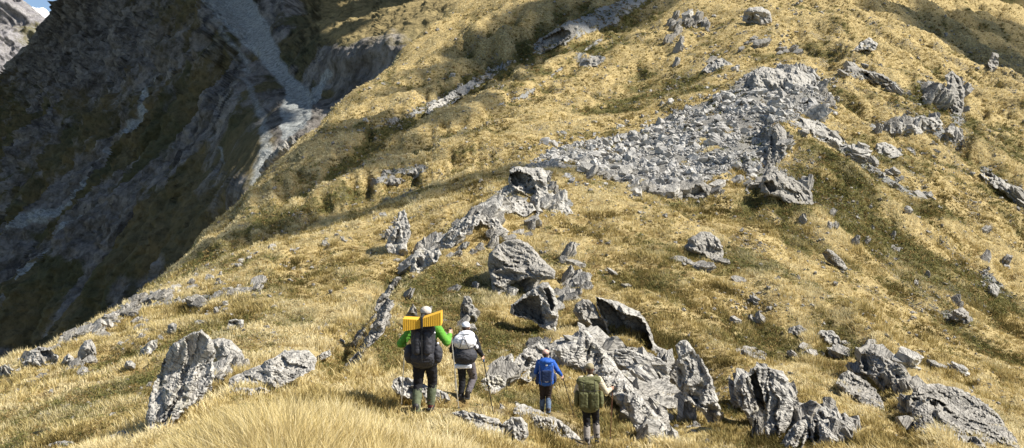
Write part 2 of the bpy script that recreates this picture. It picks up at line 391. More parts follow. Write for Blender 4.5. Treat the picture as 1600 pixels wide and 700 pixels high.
# buttress left of the scree chute, chute, bluff on its right
chute=[(250,-250),(340,-40),(385,10),(425,80),(448,130),(470,165),(455,210),(425,245),(400,290)]
dch=segdist(MU,MV,chute)
rib=[(270,-100),(320,0),(370,110),(385,200),(350,330),(330,420)]
drib=segdist(MU,MV,rib)
lY-=.07*np.exp(-(drib/70)**2)
lY+=.035*np.exp(-(dch/45)**2)
b2=sst(0,170,MU-np.interp(MV,[-250,0,130,165,300],[330,430,470,500,520]))
lY-=b2*.02
lY-=.07*np.exp(-(segdist(MU,MV,[(520,85),(560,70),(600,60),(640,30),(700,10)])/30)**2)*sst(460,540,MU)
lY+=.5*(1-sst(-70,75,MV))*sst(430,500,MU)
lY-=.16*sst(120,225,MV)*np.exp(-(np.maximum(dch-15,0)/35)**2)
lY=gsm(lY,4,0)
MY=np.exp(lY); MX=(MU-CX)/F*MY; MZ=(VH-MV)/F*MY
# erosion gullies: they run down to the lower left in the picture
a=MX*.45+MZ*.9; b=MX*.9-MZ*.45
rg=fbm(b/95,a/420,MY/900,oct=6,seed=101,gain=.55,ridged=True)-.45
rg2=fbm(MX/60,MY/60,MZ/60,oct=5,seed=131,gain=.6)
k=(MY/900)
sc_pre=1-sst(-6,8,segdist(MU,MV,[(330,-60,20),(372,0,22),(405,55,18),(432,105,11),(452,130,9),(468,152,18),(462,178,22),(452,200,11),(445,214,5)]))
gx_=sst(470,560,MU)
rg3=fbm(MX/24,MY/80,MZ/150,oct=5,seed=171,ridged=True,gain=.55)-.4
rg4=fbm(b/30,a/120,MY/300,oct=5,seed=191,gain=.62,ridged=True)-.45
rg5=fbm(MX/14,MY/14,MZ/14,oct=3,seed=195,gain=.6)
D=(rg*44*(1-gx_)+rg2*13+rg3*20*gx_+rg4*(22-15*gx_)+rg5*5)*k
D-=6*k*(1-sst(-6,16,segdist(MU,MV,[(330,-60,16),(372,0,18),(405,55,14),(432,105,9),(452,130,8),(468,152,16),(462,178,18),(452,200,9),(445,214,4)])))
D*=1-.85*np.clip(sc_pre,0,1)
D*=(1-.62*sst(350,440,MU))*(1-.85*np.exp(-(np.hypot((MU-372)/45,(MV-240)/55))**2))
D+=rg5*3*sst(400,450,MU)*k
D*=sst(0,.05,1-tt)*.9+.1
MY2=MY-D*.8; MX2=MX-D*.35; MZ2=MZ+D*.28
VX=np.stack([MX2,MY2,MZ2],-1)
# summit line falls away behind
back=VX[-1]+np.array([0,160,-260.]); back2=VX[-1]+np.array([0,600,-900.])
VX=np.concatenate([VX,back[None],back2[None]],0)
wob=perlin(MU/18,MV/18)*9+perlin(MU/6,MV/6)*4
sc=np.zeros(MU.shape)
def chan(l,amt,soft=3):
    global sc
    sc=np.maximum(sc,amt*(1-sst(-soft,soft,segdist(MU+wob*.4,MV+wob*.3,l))))
chan([(320,-60,26),(362,0,32),(400,55,24),(432,105,13),(452,130,11),(468,152,20),(462,178,24),(452,200,13),(445,214,6)],1.,7)
chan([(515,115,5),(505,135,6),(492,155,9),(478,165,8)],.9)
chan([(350,40,6),(385,110,6),(402,150,5),(410,190,8),(418,230,12),(408,262,12),(395,285,7)],.62,8)
chan([(300,-20,3),(345,60,3),(375,130,3),(390,170,2)],.5,5)
chan([(262,85,1),(250,110,3),(238,150,3.5),(232,178,5),(214,195,5),(190,212,3.5),(160,234,3)],1.15,3)
chan([(135,255,2),(120,280,5),(108,305,5),(70,332,4),(30,362,5.5),(0,382,7),(-60,420,7)],1.15,3)
chan([(118,335,2),(100,352,3),(82,388,3),(50,420,3.5),(0,468,5),(-60,510,5)],1.05,3)
chan([(240,50,5),(215,80,7),(190,130,6)],.32,8)
chan([(345,230,2),(347,255,1.5)],.6,2); chan([(275,215,2),(270,245,1)],.5,2)
chan([(55,30,2),(40,120,3),(20,190,3)],.2,5)
rk=np.clip(.34+fbm(MX/120,MY/120,MZ/120,oct=4,seed=151)*1.5,0,1)
rk=np.maximum(rk,.8*np.exp(-((np.hypot((MU-140)/230,(MV-70)/130)))**2))
rk=np.maximum(rk,.95*(sst(60,85,MV)*(1-sst(120,165,MV))*sst(480,510,MU)))
rk=np.maximum(rk,.8*np.exp(-(segdist(MU,MV,[(560,75),(610,45),(700,5)])/24)**2))
gd=np.zeros(MU.shape)
gd=np.maximum(gd,(1-sst(35,75,MV+wob*2))*sst(460,500,MU))
gd=np.maximum(gd,(1-sst(14,26,segdist(MU,MV,[(540,50),(575,35),(620,20),(700,-20)])))*1.)
gd*=.85
rk*=1-.8*np.exp(-(np.hypot((MU-395)/45,(MV-240)/60))**2)  # less bare rock here: shade on the lit spur painted in as darker turf
rk=rk*(1-.8*gd)
M=np.stack([sc,np.clip(rk,0,1),gd],-1)
M=np.concatenate([M,M[-1:],M[-1:]],0)
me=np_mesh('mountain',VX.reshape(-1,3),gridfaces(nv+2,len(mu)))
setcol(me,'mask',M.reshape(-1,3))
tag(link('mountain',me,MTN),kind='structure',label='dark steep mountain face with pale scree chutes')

# far sunlit peak at the left edge
FAR=mtn_mat('far_peak_rock',(.15,.14,.06),(.2,.17,.09),(.33,.31,.30),(.16,.15,.16),(.35,.35,.34),.004,25.)
fu=np.arange(-500,130,3.0)
vt=np.interp(fu,[-500,-200,-60,0,36,46,57,70,90,130],[-60,-170,-110,-45,0,8,17,27,60,120])+perlin(fu/7,fu*0+.2)*3
tt=np.linspace(0,1,130)[:,None]
FV=420+(vt[None]-420)*tt; FU=np.repeat(fu[None],130,0)
den=(VH-FV)/F+.35*(FU-60)/F-.85
FY=-4600/np.minimum(den,-.1); FY=np.clip(FY,5000,11000); FX=(FU-CX)/F*FY; FZ=(VH-FV)/F*FY
d=(fbm(FX/1100,FZ/700,FY/1100,oct=6,seed=201,ridged=True,gain=.6)-.4)*420*sst(0,.06,1-tt)
FP=np.stack([FX,FY-d,FZ+d*.25],-1); FP=np.concatenate([FP,FP[-1:]+np.array([0,1200,-1900.])],0)
me=np_mesh('far_peak',FP.reshape(-1,3),gridfaces(131,len(fu)))
rk=np.clip(.75+fbm(FX/1100,FY/1100,FZ/1100,oct=4,seed=211)*1.2,0,1); rk=np.concatenate([rk,rk[-1:]],0)
setcol(me,'mask',np.stack([rk*0,rk,rk*0],-1).reshape(-1,3))
tag(link('far_peak',me,FAR),kind='structure',label='far grey rocky peak at the upper left')

# far hill beyond the crest, upper right
BK=hill_mat('brown_hill_ground',tuple(x*.75 for x in STRAW),OLIVE,tuple(x*.8 for x in BROWN),(.33,.32,.30),.22,1.6)
def back_hill(name,u0,u1,vb,crest,yb,yt,seed,label,amp):
    bu=np.arange(u0,u1,4.0); n=150
    vt=np.interp(bu,[c[0] for c in crest],[c[1] for c in crest])+perlin(bu/25,bu*0+.1,seed=seed)*5
    tt=np.linspace(0,1,n)[:,None]
    v=vb+(vt[None]-vb)*tt; u=np.repeat(bu[None],n,0)
    y=yb*(yt/yb)**tt+u*0; x=(u-CX)/F*y; z=(VH-v)/F*y
    d=(fbm((x*.7+y*.7)/60,(y*.7-x*.7)/150,oct=5,seed=seed,ridged=True)-.4)*amp*sst(0,.08,1-tt)
    P=np.stack([x,y-d*.4,z+d],-1); P=np.concatenate([P,P[-1:]+np.array([0,60,-90.]),P[-1:]+np.array([0,300,-500.])],0)
    me=np_mesh(name,P.reshape(-1,3),gridfaces(n+2,len(bu)))
    g=np.clip(.3+fbm(x/40,y/40,oct=4,seed=seed+5)*1.2,0,1); r=np.clip(fbm(x/30,y/30,oct=4,seed=seed+9)*1.5-.1,0,1)
    m=np.stack([g,r,r*0],-1); m=np.concatenate([m,m[-1:],m[-1:]],0); setcol(me,'mask',m.reshape(-1,3))
    tag(link(name,me,BK),kind='structure',label=label)
back_hill('far_hill',1350,2500,300,[(1350,-120),(1480,-60),(1540,-40),(1600,-30),(1750,-10),(2500,160)],680,1100,331,'far grey green hill at the upper right corner',25)
print('mtn',time.time()-T0)

# valley floor and lands beyond, one sheet to the horizon
me=bpy.data.meshes.new('valley_floor')
bm=bmesh.new()
for r in ((-9000,-3000),(9000,-3000),(9000,16000),(-9000,16000)): bm.verts.new((r[0],r[1],-520))
bm.faces.new(bm.verts); bm.to_mesh(me); bm.free()
vm=MB('valley_forest',.95,.1); v=vm.coord(); n=vm.noise(v,.01,8,.7)
tag(link('valley_floor',me,vm.out(vm.ramp(n,[(.4,(.03,.04,.02)),(.6,(.09,.085,.04))]))),kind='structure',label='valley floor far below')

# ---------------------------------------------------------------- clouds: one low behind the saddle, unseen ones added overhead to shade the slopes
CL=MB('cloud_white',1.,0.); CLM=CL.out((.93,.93,.95))
TH=bpy.data.materials.new('thin_shade_cloud'); TH.use_nodes=True; _n=TH.node_tree.nodes; _n['Principled BSDF'].inputs['Base Color'].default_value=(.93,.93,.95,1); _n['Principled BSDF'].inputs['Alpha'].default_value=.55; _n['Principled BSDF'].inputs['Roughness'].default_value=1
def cloud(label,puffs,seed,sc_,CLM=CLM):
    rng=random.Random(seed); V=[];Fc=[];off=0
    bm=bmesh.new(); bmesh.ops.create_icosphere(bm,subdivisions=5,radius=1)
    bv=np.array([v.co[:] for v in bm.verts]); bf=np.array([[v.index for v in f.verts] for f in bm.faces]); bm.free()
    for (x,y,z,rx,ry,rz) in puffs:
        p=bv*np.array([rx,ry,rz]); q=p/sc_
        n=fbm(q[:,0]+x,q[:,1],q[:,2]+seed,oct=4,seed=seed)
        V.append(p*(1+.55*n[:,None])+np.array([x,y,z])); Fc.append(bf+off); off+=len(bv)
    me=np_mesh('cloud',np.concatenate(V),np.concatenate(Fc))
    return tag(link('cloud',me,CLM),kind='structure',label=label)
cloud('white cloud low in the gap beside the far peak',[(-7850,13200,2560,420,500,190),(-8600,13300,2450,600,500,230),(-7350,13300,2380,500,500,230)],1,300)
def over(x,y,z,H=900.):
    t=(H-z)/SUN_DIR.z; return (x+SUN_DIR.x*t,y+SUN_DIR.y*t,H)
def puffs(l): return [(*over(x,y,z),rx,ry,60) for (x,y,z,rx,ry) in l]
cloud('unseen broad cloud added overhead to shade the dark mountain',puffs([(-600,800,0,260,260),(-510,620,-60,150,170),(-400,800,50,110,120),(-292,640,75,80,110),(-235,705,95,45,45),(-222,585,25,28,45),(-1500,2500,500,800,900),(-1000,1750,300,420,500),(-800,1300,150,380,500),(-420,1150,250,250,300),(-330,1000,250,110,150)]),2,110)  # out-of-view puffs added for their shade, small ones over lit spots by the chute
def overuv(u,v,rx,ry):
    y=hit(u,v); x=(u-CX)/F*y; return (*over(x,y,(VH-v)/F*y,500.),rx,ry,16)
cloud('unseen small cloud added overhead to shade the dark bluffs high on the slope',[overuv(800,50,8,14),overuv(850,30,12,22),overuv(905,15,14,24),overuv(950,5,12,20),overuv(750,80,6,10)],3,30,TH)
cloud('unseen thin streak of cloud added overhead to shade a diagonal band of the golden slope',[overuv(470,300,4,7),overuv(520,262,5,8),overuv(570,230,6,9),overuv(630,196,6,9),overuv(690,150,7,10),overuv(740,112,8,12),overuv(800,80,7,12),overuv(580,330,4,6),overuv(430,355,4,6)],6,14,TH)  # out-of-view puffs lined up only to cast a diagonal shadow band
cloud('unseen cloud added overhead to shade the brown slope near the upper right corner',[overuv(1430,25,18,26),overuv(1480,50,20,30),overuv(1530,70,20,34),overuv(1590,90,24,40),overuv(1560,60,30,50),overuv(1600,60,30,50)],4,40,TH)
# ---------------------------------------------------------------- grass and low shrubs (ground cover)
def blade_mat(name,trans=.3):
    m=bpy.data.materials.new(name); m.use_nodes=True; nt=m.node_tree; N=nt.nodes; N.remove(N['Principled BSDF'])
    a=N.new('ShaderNodeAttribute'); a.attribute_name='tint'
    d=N.new('ShaderNodeBsdfDiffuse'); t=N.new('ShaderNodeBsdfTranslucent'); x=N.new('ShaderNodeMixShader'); x.inputs[0].default_value=trans
    nt.links.new(a.outputs['Color'],d.inputs['Color']); nt.links.new(a.outputs['Color'],t.inputs['Color'])
    nt.links.new(d.outputs[0],x.inputs[1]); nt.links.new(t.outputs[0],x.inputs[2]); nt.links.new(x.outputs[0],N['Material Output'].inputs['Surface'])
    return m
GRASS=blade_mat('dry_grass_blades'); LEAF=blade_mat('shrub_leaves',.15)
dV=np.abs(np.gradient(VV,axis=0)); vis=(VV<=VIS+6)
CW=np.where(vis,np.clip(dV,.02,8),.02)*1.0
CW*=((UG>-60)&(UG<1660)); CW*=np.where((VV<760)&(VV>-30),1,.03)
MT=MG
def sample(n,y0,y1,w=None):
    W=CW*((YG>=y0)&(YG<y1))
    if w is not None: W=W*w
    c=np.cumsum(W.ravel()); r=RNG.random(n)*c[-1]; i=np.searchsorted(c,r)
    j,k=np.unravel_index(i,W.shape)
    u=US[k]+(RNG.random(n)-.5)*3; y=np.exp(LY[j]+(RNG.random(n)-.5)*(LY[1]-LY[0]))
    x=(u-CX)/F*y; return x,y,ground_z(x,y),MT[j,k],u,VV[j,k]
def pal(t):
    P=np.array([(.10,.08,.03),(.26,.19,.066),(.49,.38,.155),(.65,.525,.245),(.78,.67,.40)])
    t=np.clip(t,0,.999)*4; i=t.astype(int); f=(t-i)[:,None]; return P[i]*(1-f)+P[i+1]*f
GV=[];GF3=[];GF4=[];GC=[];goff=0
def blades(x,y,z,h,spread,width,tone,nb,seg2,green=None,leanmax=.75,wind=(-.12,.05)):
    """nb blades per tussock"""
    global goff
    n=len(x); r=np.repeat(np.arange(n),nb); m=len(r)
    az=RNG.random(m)*6.283; rr=np.sqrt(RNG.random(m))*spread[r]*.55
    bx=x[r]+np.cos(az)*rr; by=y[r]+np.sin(az)*rr; bz=z[r]-.03
    H=h[r]*(.6+.5*RNG.random(m)); az2=az+RNG.normal(0,.5,m); le=leanmax*RNG.random(m)**.8
    dx=np.cos(az2)*le+wind[0]; dy=np.sin(az2)*le+wind[1]; dz=np.sqrt(np.clip(1-le*le*.8,.1,1))
    pa=RNG.random(m)*6.283; wx=np.cos(pa)*width[r]*.5; wy=np.sin(pa)*width[r]*.5*.6
    tn=tone[r]+RNG.normal(0,.13,m); c=pal(tn)
    if green is not None:
        g=np.clip(green[r]*.9+RNG.normal(0,.12,m),0,1)[:,None]; c=c*(1-g)+np.array([(.14,.135,.045)])*g*(.7+.6*RNG.random((m,1)))
    B=np.stack([bx,by,bz],1); Dv=np.stack([dx,dy,dz],1)*H[:,None]; W=np.stack([wx,wy,wx*0],1)
    if seg2:
        mid=B+Dv*np.array([.42,.42,.6]); tip=B+Dv*np.array([1.12,1.12,.95])
        V=np.stack([B-W,B+W,mid-W*.8,mid+W*.8,tip],1).reshape(-1,3)
        b=goff+np.arange(m)*5
        GF4.append(np.stack([b,b+1,b+3,b+2],1)); GF3.append(np.stack([b+2,b+3,b+4],1)); k=5
    else:
        V=np.stack([B-W,B+W,B+Dv],1).reshape(-1,3); b=goff+np.arange(m)*3
        GF3.append(np.stack([b,b+1,b+2],1)); k=3
    GV.append(V); GC.append(np.repeat(c,k,0)); goff+=m*k
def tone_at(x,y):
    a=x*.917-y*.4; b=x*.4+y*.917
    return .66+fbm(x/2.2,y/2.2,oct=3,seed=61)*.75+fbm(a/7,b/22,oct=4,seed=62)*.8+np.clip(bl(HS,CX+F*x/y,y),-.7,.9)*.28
def keep(a,*arrs): return [q[a] for q in arrs]
def tuss(n,y0,y1,nb,seg2,hf,wf_,sp,w=None):
    x,y,z,mk,u,v=sample(n,y0,y1,w)
    for fu,fv in ((664,646),(727,629),(853,646),(922,694)):
        fy=hit(fu,fv); fx=(fu-CX)/F*fy; dd=np.hypot(x-fx,(y-fy)*.7); nearf=np.clip((dd-.25)/.6,0,1); mk=mk.copy(); mk[:,2]=np.maximum(mk[:,2],(1-nearf)*1.1)
    k=(mk[:,1]<.45+.25*RNG.random(n))&(RNG.random(n)>mk[:,2]*.9)&(RNG.random(n)>mk[:,0]*.75)
    x,y,z,mk=keep(k,x,y,z,mk); n=len(x)
    big=np.clip(.75+fbm(x/1.6,y/1.6,oct=2,seed=63)*1.2,.45,1.35)
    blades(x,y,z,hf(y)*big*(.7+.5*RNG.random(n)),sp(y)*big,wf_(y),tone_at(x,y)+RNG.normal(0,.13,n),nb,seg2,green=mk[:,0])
tuss(6500,3.2,11,20,True,lambda y:.24+0*y,lambda y:.0055+.0005*y,lambda y:.16+0*y)
tuss(19000,10,30,16,True,lambda y:.21+0*y,lambda y:.008+.0007*y,lambda y:.22+0*y)
tuss(38000,28,70,12,False,lambda y:.24+0*y,lambda y:.015+.0009*y,lambda y:.26+0*y)
tuss(100000,65,620,7,False,lambda y:.30+.0009*y,lambda y:.02+.0010*y,lambda y:.26+.0006*y)
# tall pale stand on the near hump
hx,hy,hz,hm,hu,hv=sample(1700,4.2,9.0,((UG>215)&(UG<720))*1.+.02)
s_=np.clip(1-np.abs(hu-440)/260,0.15,1)
blades(hx,hy,hz,(.2+.2*s_)*(.55+.8*RNG.random(len(hx))),.14+0*hx,.0065+0*hx,.74+RNG.normal(0,.14,len(hx)),18,True,leanmax=.85)
# low olive shrubs: mounds of small leaves
SV=[];SC_=[];
def shrubs(n,y0,y1,nl,rad,leaf):
    x,y,z,mk,u,v=sample(n,y0,y1,np.clip(MT[...,0]-.18,0,1)+.015)
    m=np.repeat(np.arange(n),nl); k=len(m)
    d=RNG.normal(size=(k,3)); d[:,2]=np.abs(d[:,2])*.9; d/=np.linalg.norm(d,axis=1)[:,None]
    R_=rad(y)[m]*(.55+.5*RNG.random(k)); R_*=(.6+.8*RNG.random(n))[m]
    P=np.stack([x[m],y[m],z[m]-.05],1)+d*R_[:,None]*np.array([1,1,.75])
    a=RNG.normal(size=(k,3)); b=RNG.normal(size=(k,3)); L=leaf(y)[m][:,None]*(.6+.8*RNG.random((k,1)))
    a*=L/np.linalg.norm(a,axis=1)[:,None]; b*=L*.6/np.linalg.norm(b,axis=1)[:,None]
    SV.append(np.stack([P-a,P+a,P+b],1).reshape(-1,3))
    base=np.array([(.15,.145,.05),(.22,.185,.065),(.25,.17,.07),(.11,.115,.045)])[RNG.integers(0,4,n)][m]
    SC_.append(np.repeat(base*(.7+.7*RNG.random((k,1))),3,0))
shrubs(1500,8,22,110,lambda y:.20+0*y,lambda y:.016+.0005*y)
shrubs(5000,20,60,40,lambda y:.25+0*y,lambda y:.014+.0011*y)
shrubs(10000,60,620,14,lambda y:.32+.001*y,lambda y:.03+.0013*y)
V=np.concatenate(SV); f=np.arange(len(V)).reshape(-1,3)
me=np_mesh('low_shrubs',V,f,smooth=False); setcol(me,'tint',np.concatenate(SC_))
tag(link('low_shrubs',me,LEAF),'olive green alpine shrubs filling the hollows','shrubs',kind='stuff')
print('shrubs',len(V),time.time()-T0)
# ---------------------------------------------------------------- rocks
BASES=[]
def edge_dist(px,py,poly):
    return segdist(px,py,list(poly)+[poly[0]])
def traced(label,poly,follow=.15,thick=.55,dark=(),seed=1,mat=None,sp=4.,strata=(1,.7),amp=1.,name='rock',cat='rock',group=None,base=None,lean=0.,under=True):
    """solid boulder: outline at its true distance, faceted front and back, broken into layers"""
    sp=min(sp,2.4); rg=random.Random(seed); rn=np.random.default_rng(seed)
    P=[]; n=len(poly)
    for i in range(n):                                # ragged outline
        a=poly[i]; b=poly[(i+1)%n]; L=math.hypot(b[0]-a[0],b[1]-a[1]); k=max(1,int(L/(sp*1.6)))
        nx,ny=-(b[1]-a[1])/max(L,1),(b[0]-a[0])/max(L,1)
        for j in range(k):
            t=j/k; o=0 if j==0 else rg.uniform(-1,1)*min(2.,L*.06)
            P.append((a[0]+(b[0]-a[0])*t+nx*o,a[1]+(b[1]-a[1])*t+ny*o))
    us=[p[0] for p in P]; vs=[p[1] for p in P]; u0,u1,v0,v1=min(us),max(us),min(vs),max(vs)
    bi=max(range(len(P)),key=lambda i:P[i][1]); 
    if base: Yb=hit(*base)
    else: Yb=hit(P[bi][0],min(P[bi][1],690))
    if Yb is None: Yb=12.
    gx,gy=np.meshgrid(np.arange(u0,u1,sp),np.arange(v0,v1,sp*.9)); gx=gx+((np.arange(gx.shape[0])%2)*sp*.5)[:,None]
    q=np.stack([gx.ravel(),gy.ravel()],1)+rn.uniform(-.3,.3,(gx.size,2))*sp
    q=q[inpoly(q[:,0],q[:,1],P)&(edge_dist(q[:,0],q[:,1],P)>sp*.45)]
    pts=[Vector(p) for p in P]+[Vector(p) for p in q]
    r=delaunay_2d_cdt(pts,[(i,(i+1)%len(P)) for i in range(len(P))],[],1,1e-4)
    uv=np.array([v[:] for v in r[0]]); tri=np.array([f for f in r[2] if len(f)==3]); 
    if len(tri)==0: print('bad',label); return None
    U,V=uv[:,0],uv[:,1]; e=edge_dist(U,V,P); border=e<1e-3*sp+.05
    mpp=Yb/F; size=min(u1-u0,v1-v0)*mpp; B=thick*size*.5
    Yg=hitv(U,V) if follow>0 else np.full(len(U),Yb)
    Yg=np.clip(Yg,Yb*.85,Yb*1.8)
    Y=np.exp(np.log(Yb)*(1-follow)+np.log(Yg)*follow)+.25*B
    em=e*mpp
    cap=np.minimum(B,1.9*em)
    K=max(5,int((u1-u0)*(v1-v0)/700)+5); K=min(K,20)
    x=(U-(u0+u1)/2)*mpp; y=((v0+v1)/2-V)*mpp
    for i in range(K):
        c=rn.uniform(-.5,.5,2)*np.array([(u1-u0),(v1-v0)])*mpp; g=rn.normal(0,.55,2)
        if rg.random()<.5: g=np.array([abs(g[0])*-.9,g[1]])          # more faces turned to the right and up
        cap=np.minimum(cap,np.maximum(B*(.75+.5*rn.random())+(x-c[0])*g[0]+(y-c[1])*g[1]*.8,B*.18))
    sd=np.array(strata,float); sd/=np.hypot(*sd)
    per=x*sd[0]+y*sd[1]; par=-x*sd[1]+y*sd[0]
    wv=fbm(x*1.2/size,y*1.2/size,oct=2,seed=seed)*.22*size; per=per+wv
    fade=np.minimum(1,em/(B*.3+1e-6))
    ar=max((u1-u0)*(v1-v0)*mpp*mpp,1e-4)
    for scl,asp,ah,ag in ((.28,3.,.085,.36),(.10,6.,.026,.32)):
        cs=scl*size; nc=int(min(420,ar/(cs*cs*asp)*1.6+4))
        if cs/mpp<sp*1.1: continue
        p0,p1,q0,q1=per.min(),per.max(),par.min(),par.max()
        sx_=rn.uniform(p0,p1,nc); sy_=rn.uniform(q0,q1,nc)
        idx=np.argmin((per[:,None]-sx_[None])**2+((par[:,None]-sy_[None])/asp)**2,1)
        hh=rn.uniform(-1,1,nc)*ah*size; g0=rn.normal(-.05,ag,nc); g1=rn.normal(0,ag*.5,nc)
        cap=cap+(hh[idx]+g0[idx]*(per-sx_[idx])+g1[idx]*(par-sy_[idx]))*amp*fade
    rec=np.zeros(len(U))
    for dp in dark:
        ins=inpoly(U,V,dp); du=max(p[0] for p in dp); dv=min(p[1] for p in dp); d=edge_dist(U,V,dp)*mpp
        rec=np.maximum(rec,np.where(ins,np.minimum(d*4,.06*size)+((du-U)*1.0+(V-dv)*.8)*mpp,0))
    if not dark:
        th=rn.uniform(.02,.2); q=(-x*.8-y*.6)/size+fbm(x*2/size,y*2/size,oct=2,seed=seed+3)*.35-th
        rec=np.maximum(q,0)*size*1.7
    rec=np.minimum(rec,size*(.62 if dark else (.22 if name=='crag' else .35)))*(1-.6*follow)*(1. if under else 0.)
    if name=='crag': Y=Y-.16*size
    vb_=np.full(int(u1-u0)//5+2,-1.)
    for q_ in P:
        k_=int(q_[0]-u0)//5; vb_[k_]=max(vb_[k_],q_[1])
    BASES.extend((u0+5*k_+2,q_) for k_,q_ in enumerate(vb_) if q_>0)
    Yf=Y+rec-np.where(border,0,cap)+lean*(V-v1)*mpp*-1.
    Yk=Y+np.where(border,0,np.minimum(B*1.2,1.5*em))+.02+lean*(V-v1)*mpp*-1.
    Yk=np.maximum(Yk+np.where(border,rec,0),Yf+.04)
    nV=len(U)
    def W(Yq,sx=1.): return np.stack([(U-CX)/F*Yq,Yq,(VH-V)/F*Yq],1)
    PF=W(Yf); PB=W(Yk)
    sc=1/max(size*.28,.12)
    for Q in (PF,):
        for ax,sd_ in ((0,1),(1,2),(2,3)):
            Q[:,ax]+=fbm(Q[:,0]*sc*.6,Q[:,1]*sc*.6,Q[:,2]*sc*1.6,oct=3,seed=seed*7+sd_,gain=.6)*size*.012*amp*np.where(border,0,1)*(1. if ax!=1 else 1.5)
    tri2=tri[:,::-1]; idx=np.arange(nV)+nV; idx[border]=np.nonzero(border)[0]
    Vt=np.concatenate([PF,PB]); me=np_mesh(name,Vt,[np.concatenate([tri2,idx[tri]])],smooth=False)
    # make normals point out, put the origin at the foot
    cen=np.array([(P[bi][0]-CX)/F*Yb,Yb,(VH-P[bi][1])/F*Yb]); me.transform(Matrix.Translation(-Vector(cen)))
    bm=bmesh.new(); bm.from_mesh(me); bmesh.ops.delete(bm,geom=[v for v in bm.verts if not v.link_faces],context='VERTS'); bmesh.ops.recalc_face_normals(bm,faces=bm.faces); bm.to_mesh(me); bm.free()
    o=link(name,me,mat or ROCK); o.location=cen
    tag(o,label,cat,group); return o
T=traced
BLK={} 
T('large tilted grey boulder slab, leftmost big rock',[(228,650),(235,615),(255,565),(270,537),(295,522),(315,514),(330,530),(338,550),(333,570),(336,590),(320,615),(295,635),(272,660),(250,674),(233,682)],.22,.6,under=False,seed=11,strata=(1,-.45),sp=3.5)
T('rounded grey shoulder rock touching the right side of the large tilted boulder',[(326,531),(345,528),(362,532),(378,548),(385,570),(368,578),(348,574),(334,556)],.1,.8,seed=12,strata=(1,-.4))
T('long pale rock above the tall grass, right of the big boulder',[(352,614),(358,592),(380,581),(400,573),(425,560),(445,546),(482,547),(495,560),(492,578),(465,590),(447,600),(420,612),(380,622)],.4,.7,seed=13,strata=(.4,1))
T('small pale rock at the right tip of the long pale rock',[(492,560),(503,551),(515,546),(518,554),(508,561),(497,567)],.2,.8,seed=14,sp=3)
T('pale jagged rock cut by the bottom edge below the big boulder',[(148,712),(160,690),(172,680),(192,672),(210,680),(224,676),(236,690),(240,712)],.2,.8,seed=15,sp=3.5,base=(190,695))
T('low brownish rock at the bottom edge, far left',[(66,712),(76,694),(92,689),(114,690),(124,712)],.2,.8,seed=16,base=(90,698))
T('dark fronted block on the left skyline ridge',[(40,565),(46,549),(60,541),(75,544),(92,557),(88,570),(64,575)],.1,.8,seed=17,sp=3,dark=[[(62,548),(80,548),(88,566),(70,568)]])
T('upright pale rock standing on the left skyline ridge',[(118,566),(125,542),(133,532),(142,530),(150,543),(151,560),(135,567)],.05,.9,seed=18,sp=3)
T('pointed stone between two rocks on the left skyline ridge',[(93,571),(100,558),(107,552),(115,558),(119,569),(106,574)],.05,.9,seed=19,sp=3)
T('grey stone at the left picture edge on the ridge',[(-6,586),(0,573),(8,569),(22,577),(26,586),(8,591)],.05,.9,seed=20,sp=3)
T('white stone alone in the grass left of the big boulder',[(194,572),(197,564),(205,563),(212,569),(211,577),(200,579)],.05,.9,seed=21,sp=3)
T('split grey slab leaning in grass above the white stone',[(214,558),(224,542),(236,532),(246,530),(246,542),(236,553),(224,561)],.2,.7,seed=22,sp=3)
T('grey stone directly above the big tilted boulder',[(259,524),(262,508),(270,504),(277,507),(275,518),(266,526)],.1,.9,seed=23,sp=3)
T('dark and white split rock right above the shoulder rock',[(354,514),(357,501),(368,498),(381,500),(381,510),(366,518)],.1,.8,seed=24,sp=3,dark=[[(364,502),(371,500),(372,514),(366,515)]])
T('mid brown grey rock rib beside the left hiker, long and tilted',[(555,556),(572,527),(585,507),(594,497),(585,483),(590,468),(605,450),(620,432),(628,433),(612,455),(607,465),(617,476),(604,494),(601,517),(590,531),(572,545),(562,560)],.35,.55,seed=25,mat=ROCKD,strata=(1,-.6),sp=3)
T('lower broken tail of the tilted rib',[(535,575),(548,560),(560,548),(566,556),(556,570),(545,583)],.2,.6,seed=125,mat=ROCKD,sp=3)
T('broken crag left of the ridge outcrop chain',[(602,383),(608,370),(620,352),(622,332),(633,326),(640,350),(642,366),(636,380),(638,398),(622,402),(608,396)],.15,.7,seed=26,strata=(1,-.2),sp=3)
T('lowest crag of the ridge outcrop chain with a dark cleft',[(640,426),(643,405),(648,392),(662,387),(672,392),(684,385),(690,398),(680,412),(668,418),(655,428)],.15,.8,seed=27,sp=3,dark=[[(650,402),(660,400),(662,415),(652,418)]])
T('sloping slab of the ridge outcrop chain',[(680,398),(686,378),(700,362),(716,348),(730,335),(742,322),(752,330),(748,350),(728,366),(712,380),(700,392),(690,402)],.4,.6,seed=28,strata=(1,-.8),sp=3)
T('leaning slab at the top right of the ridge outcrop chain',[(744,345),(748,328),(760,322),(772,334),(784,352),(796,362),(786,367),(768,364),(756,358)],.2,.7,seed=29,sp=3,dark=[[(752,352),(760,350),(768,362),(758,362)]])
T('pale low ledge joining the outcrop chain to the cave rock',[(752,330),(765,318),(785,314),(810,312),(832,318),(838,328),(822,338),(800,332),(780,342),(766,338)],.5,.6,seed=30,sp=3)
T('cave rock with a black hollow on the knoll shoulder',[(795,288),(796,266),(808,260),(830,262),(848,262),(856,275),(853,290),(862,310),(848,322),(834,312),(820,304),(806,298)],.1,.9,seed=31,sp=2.5,dark=[[(797,272),(812,268),(832,275),(838,300),(830,308),(812,296),(800,288)]])
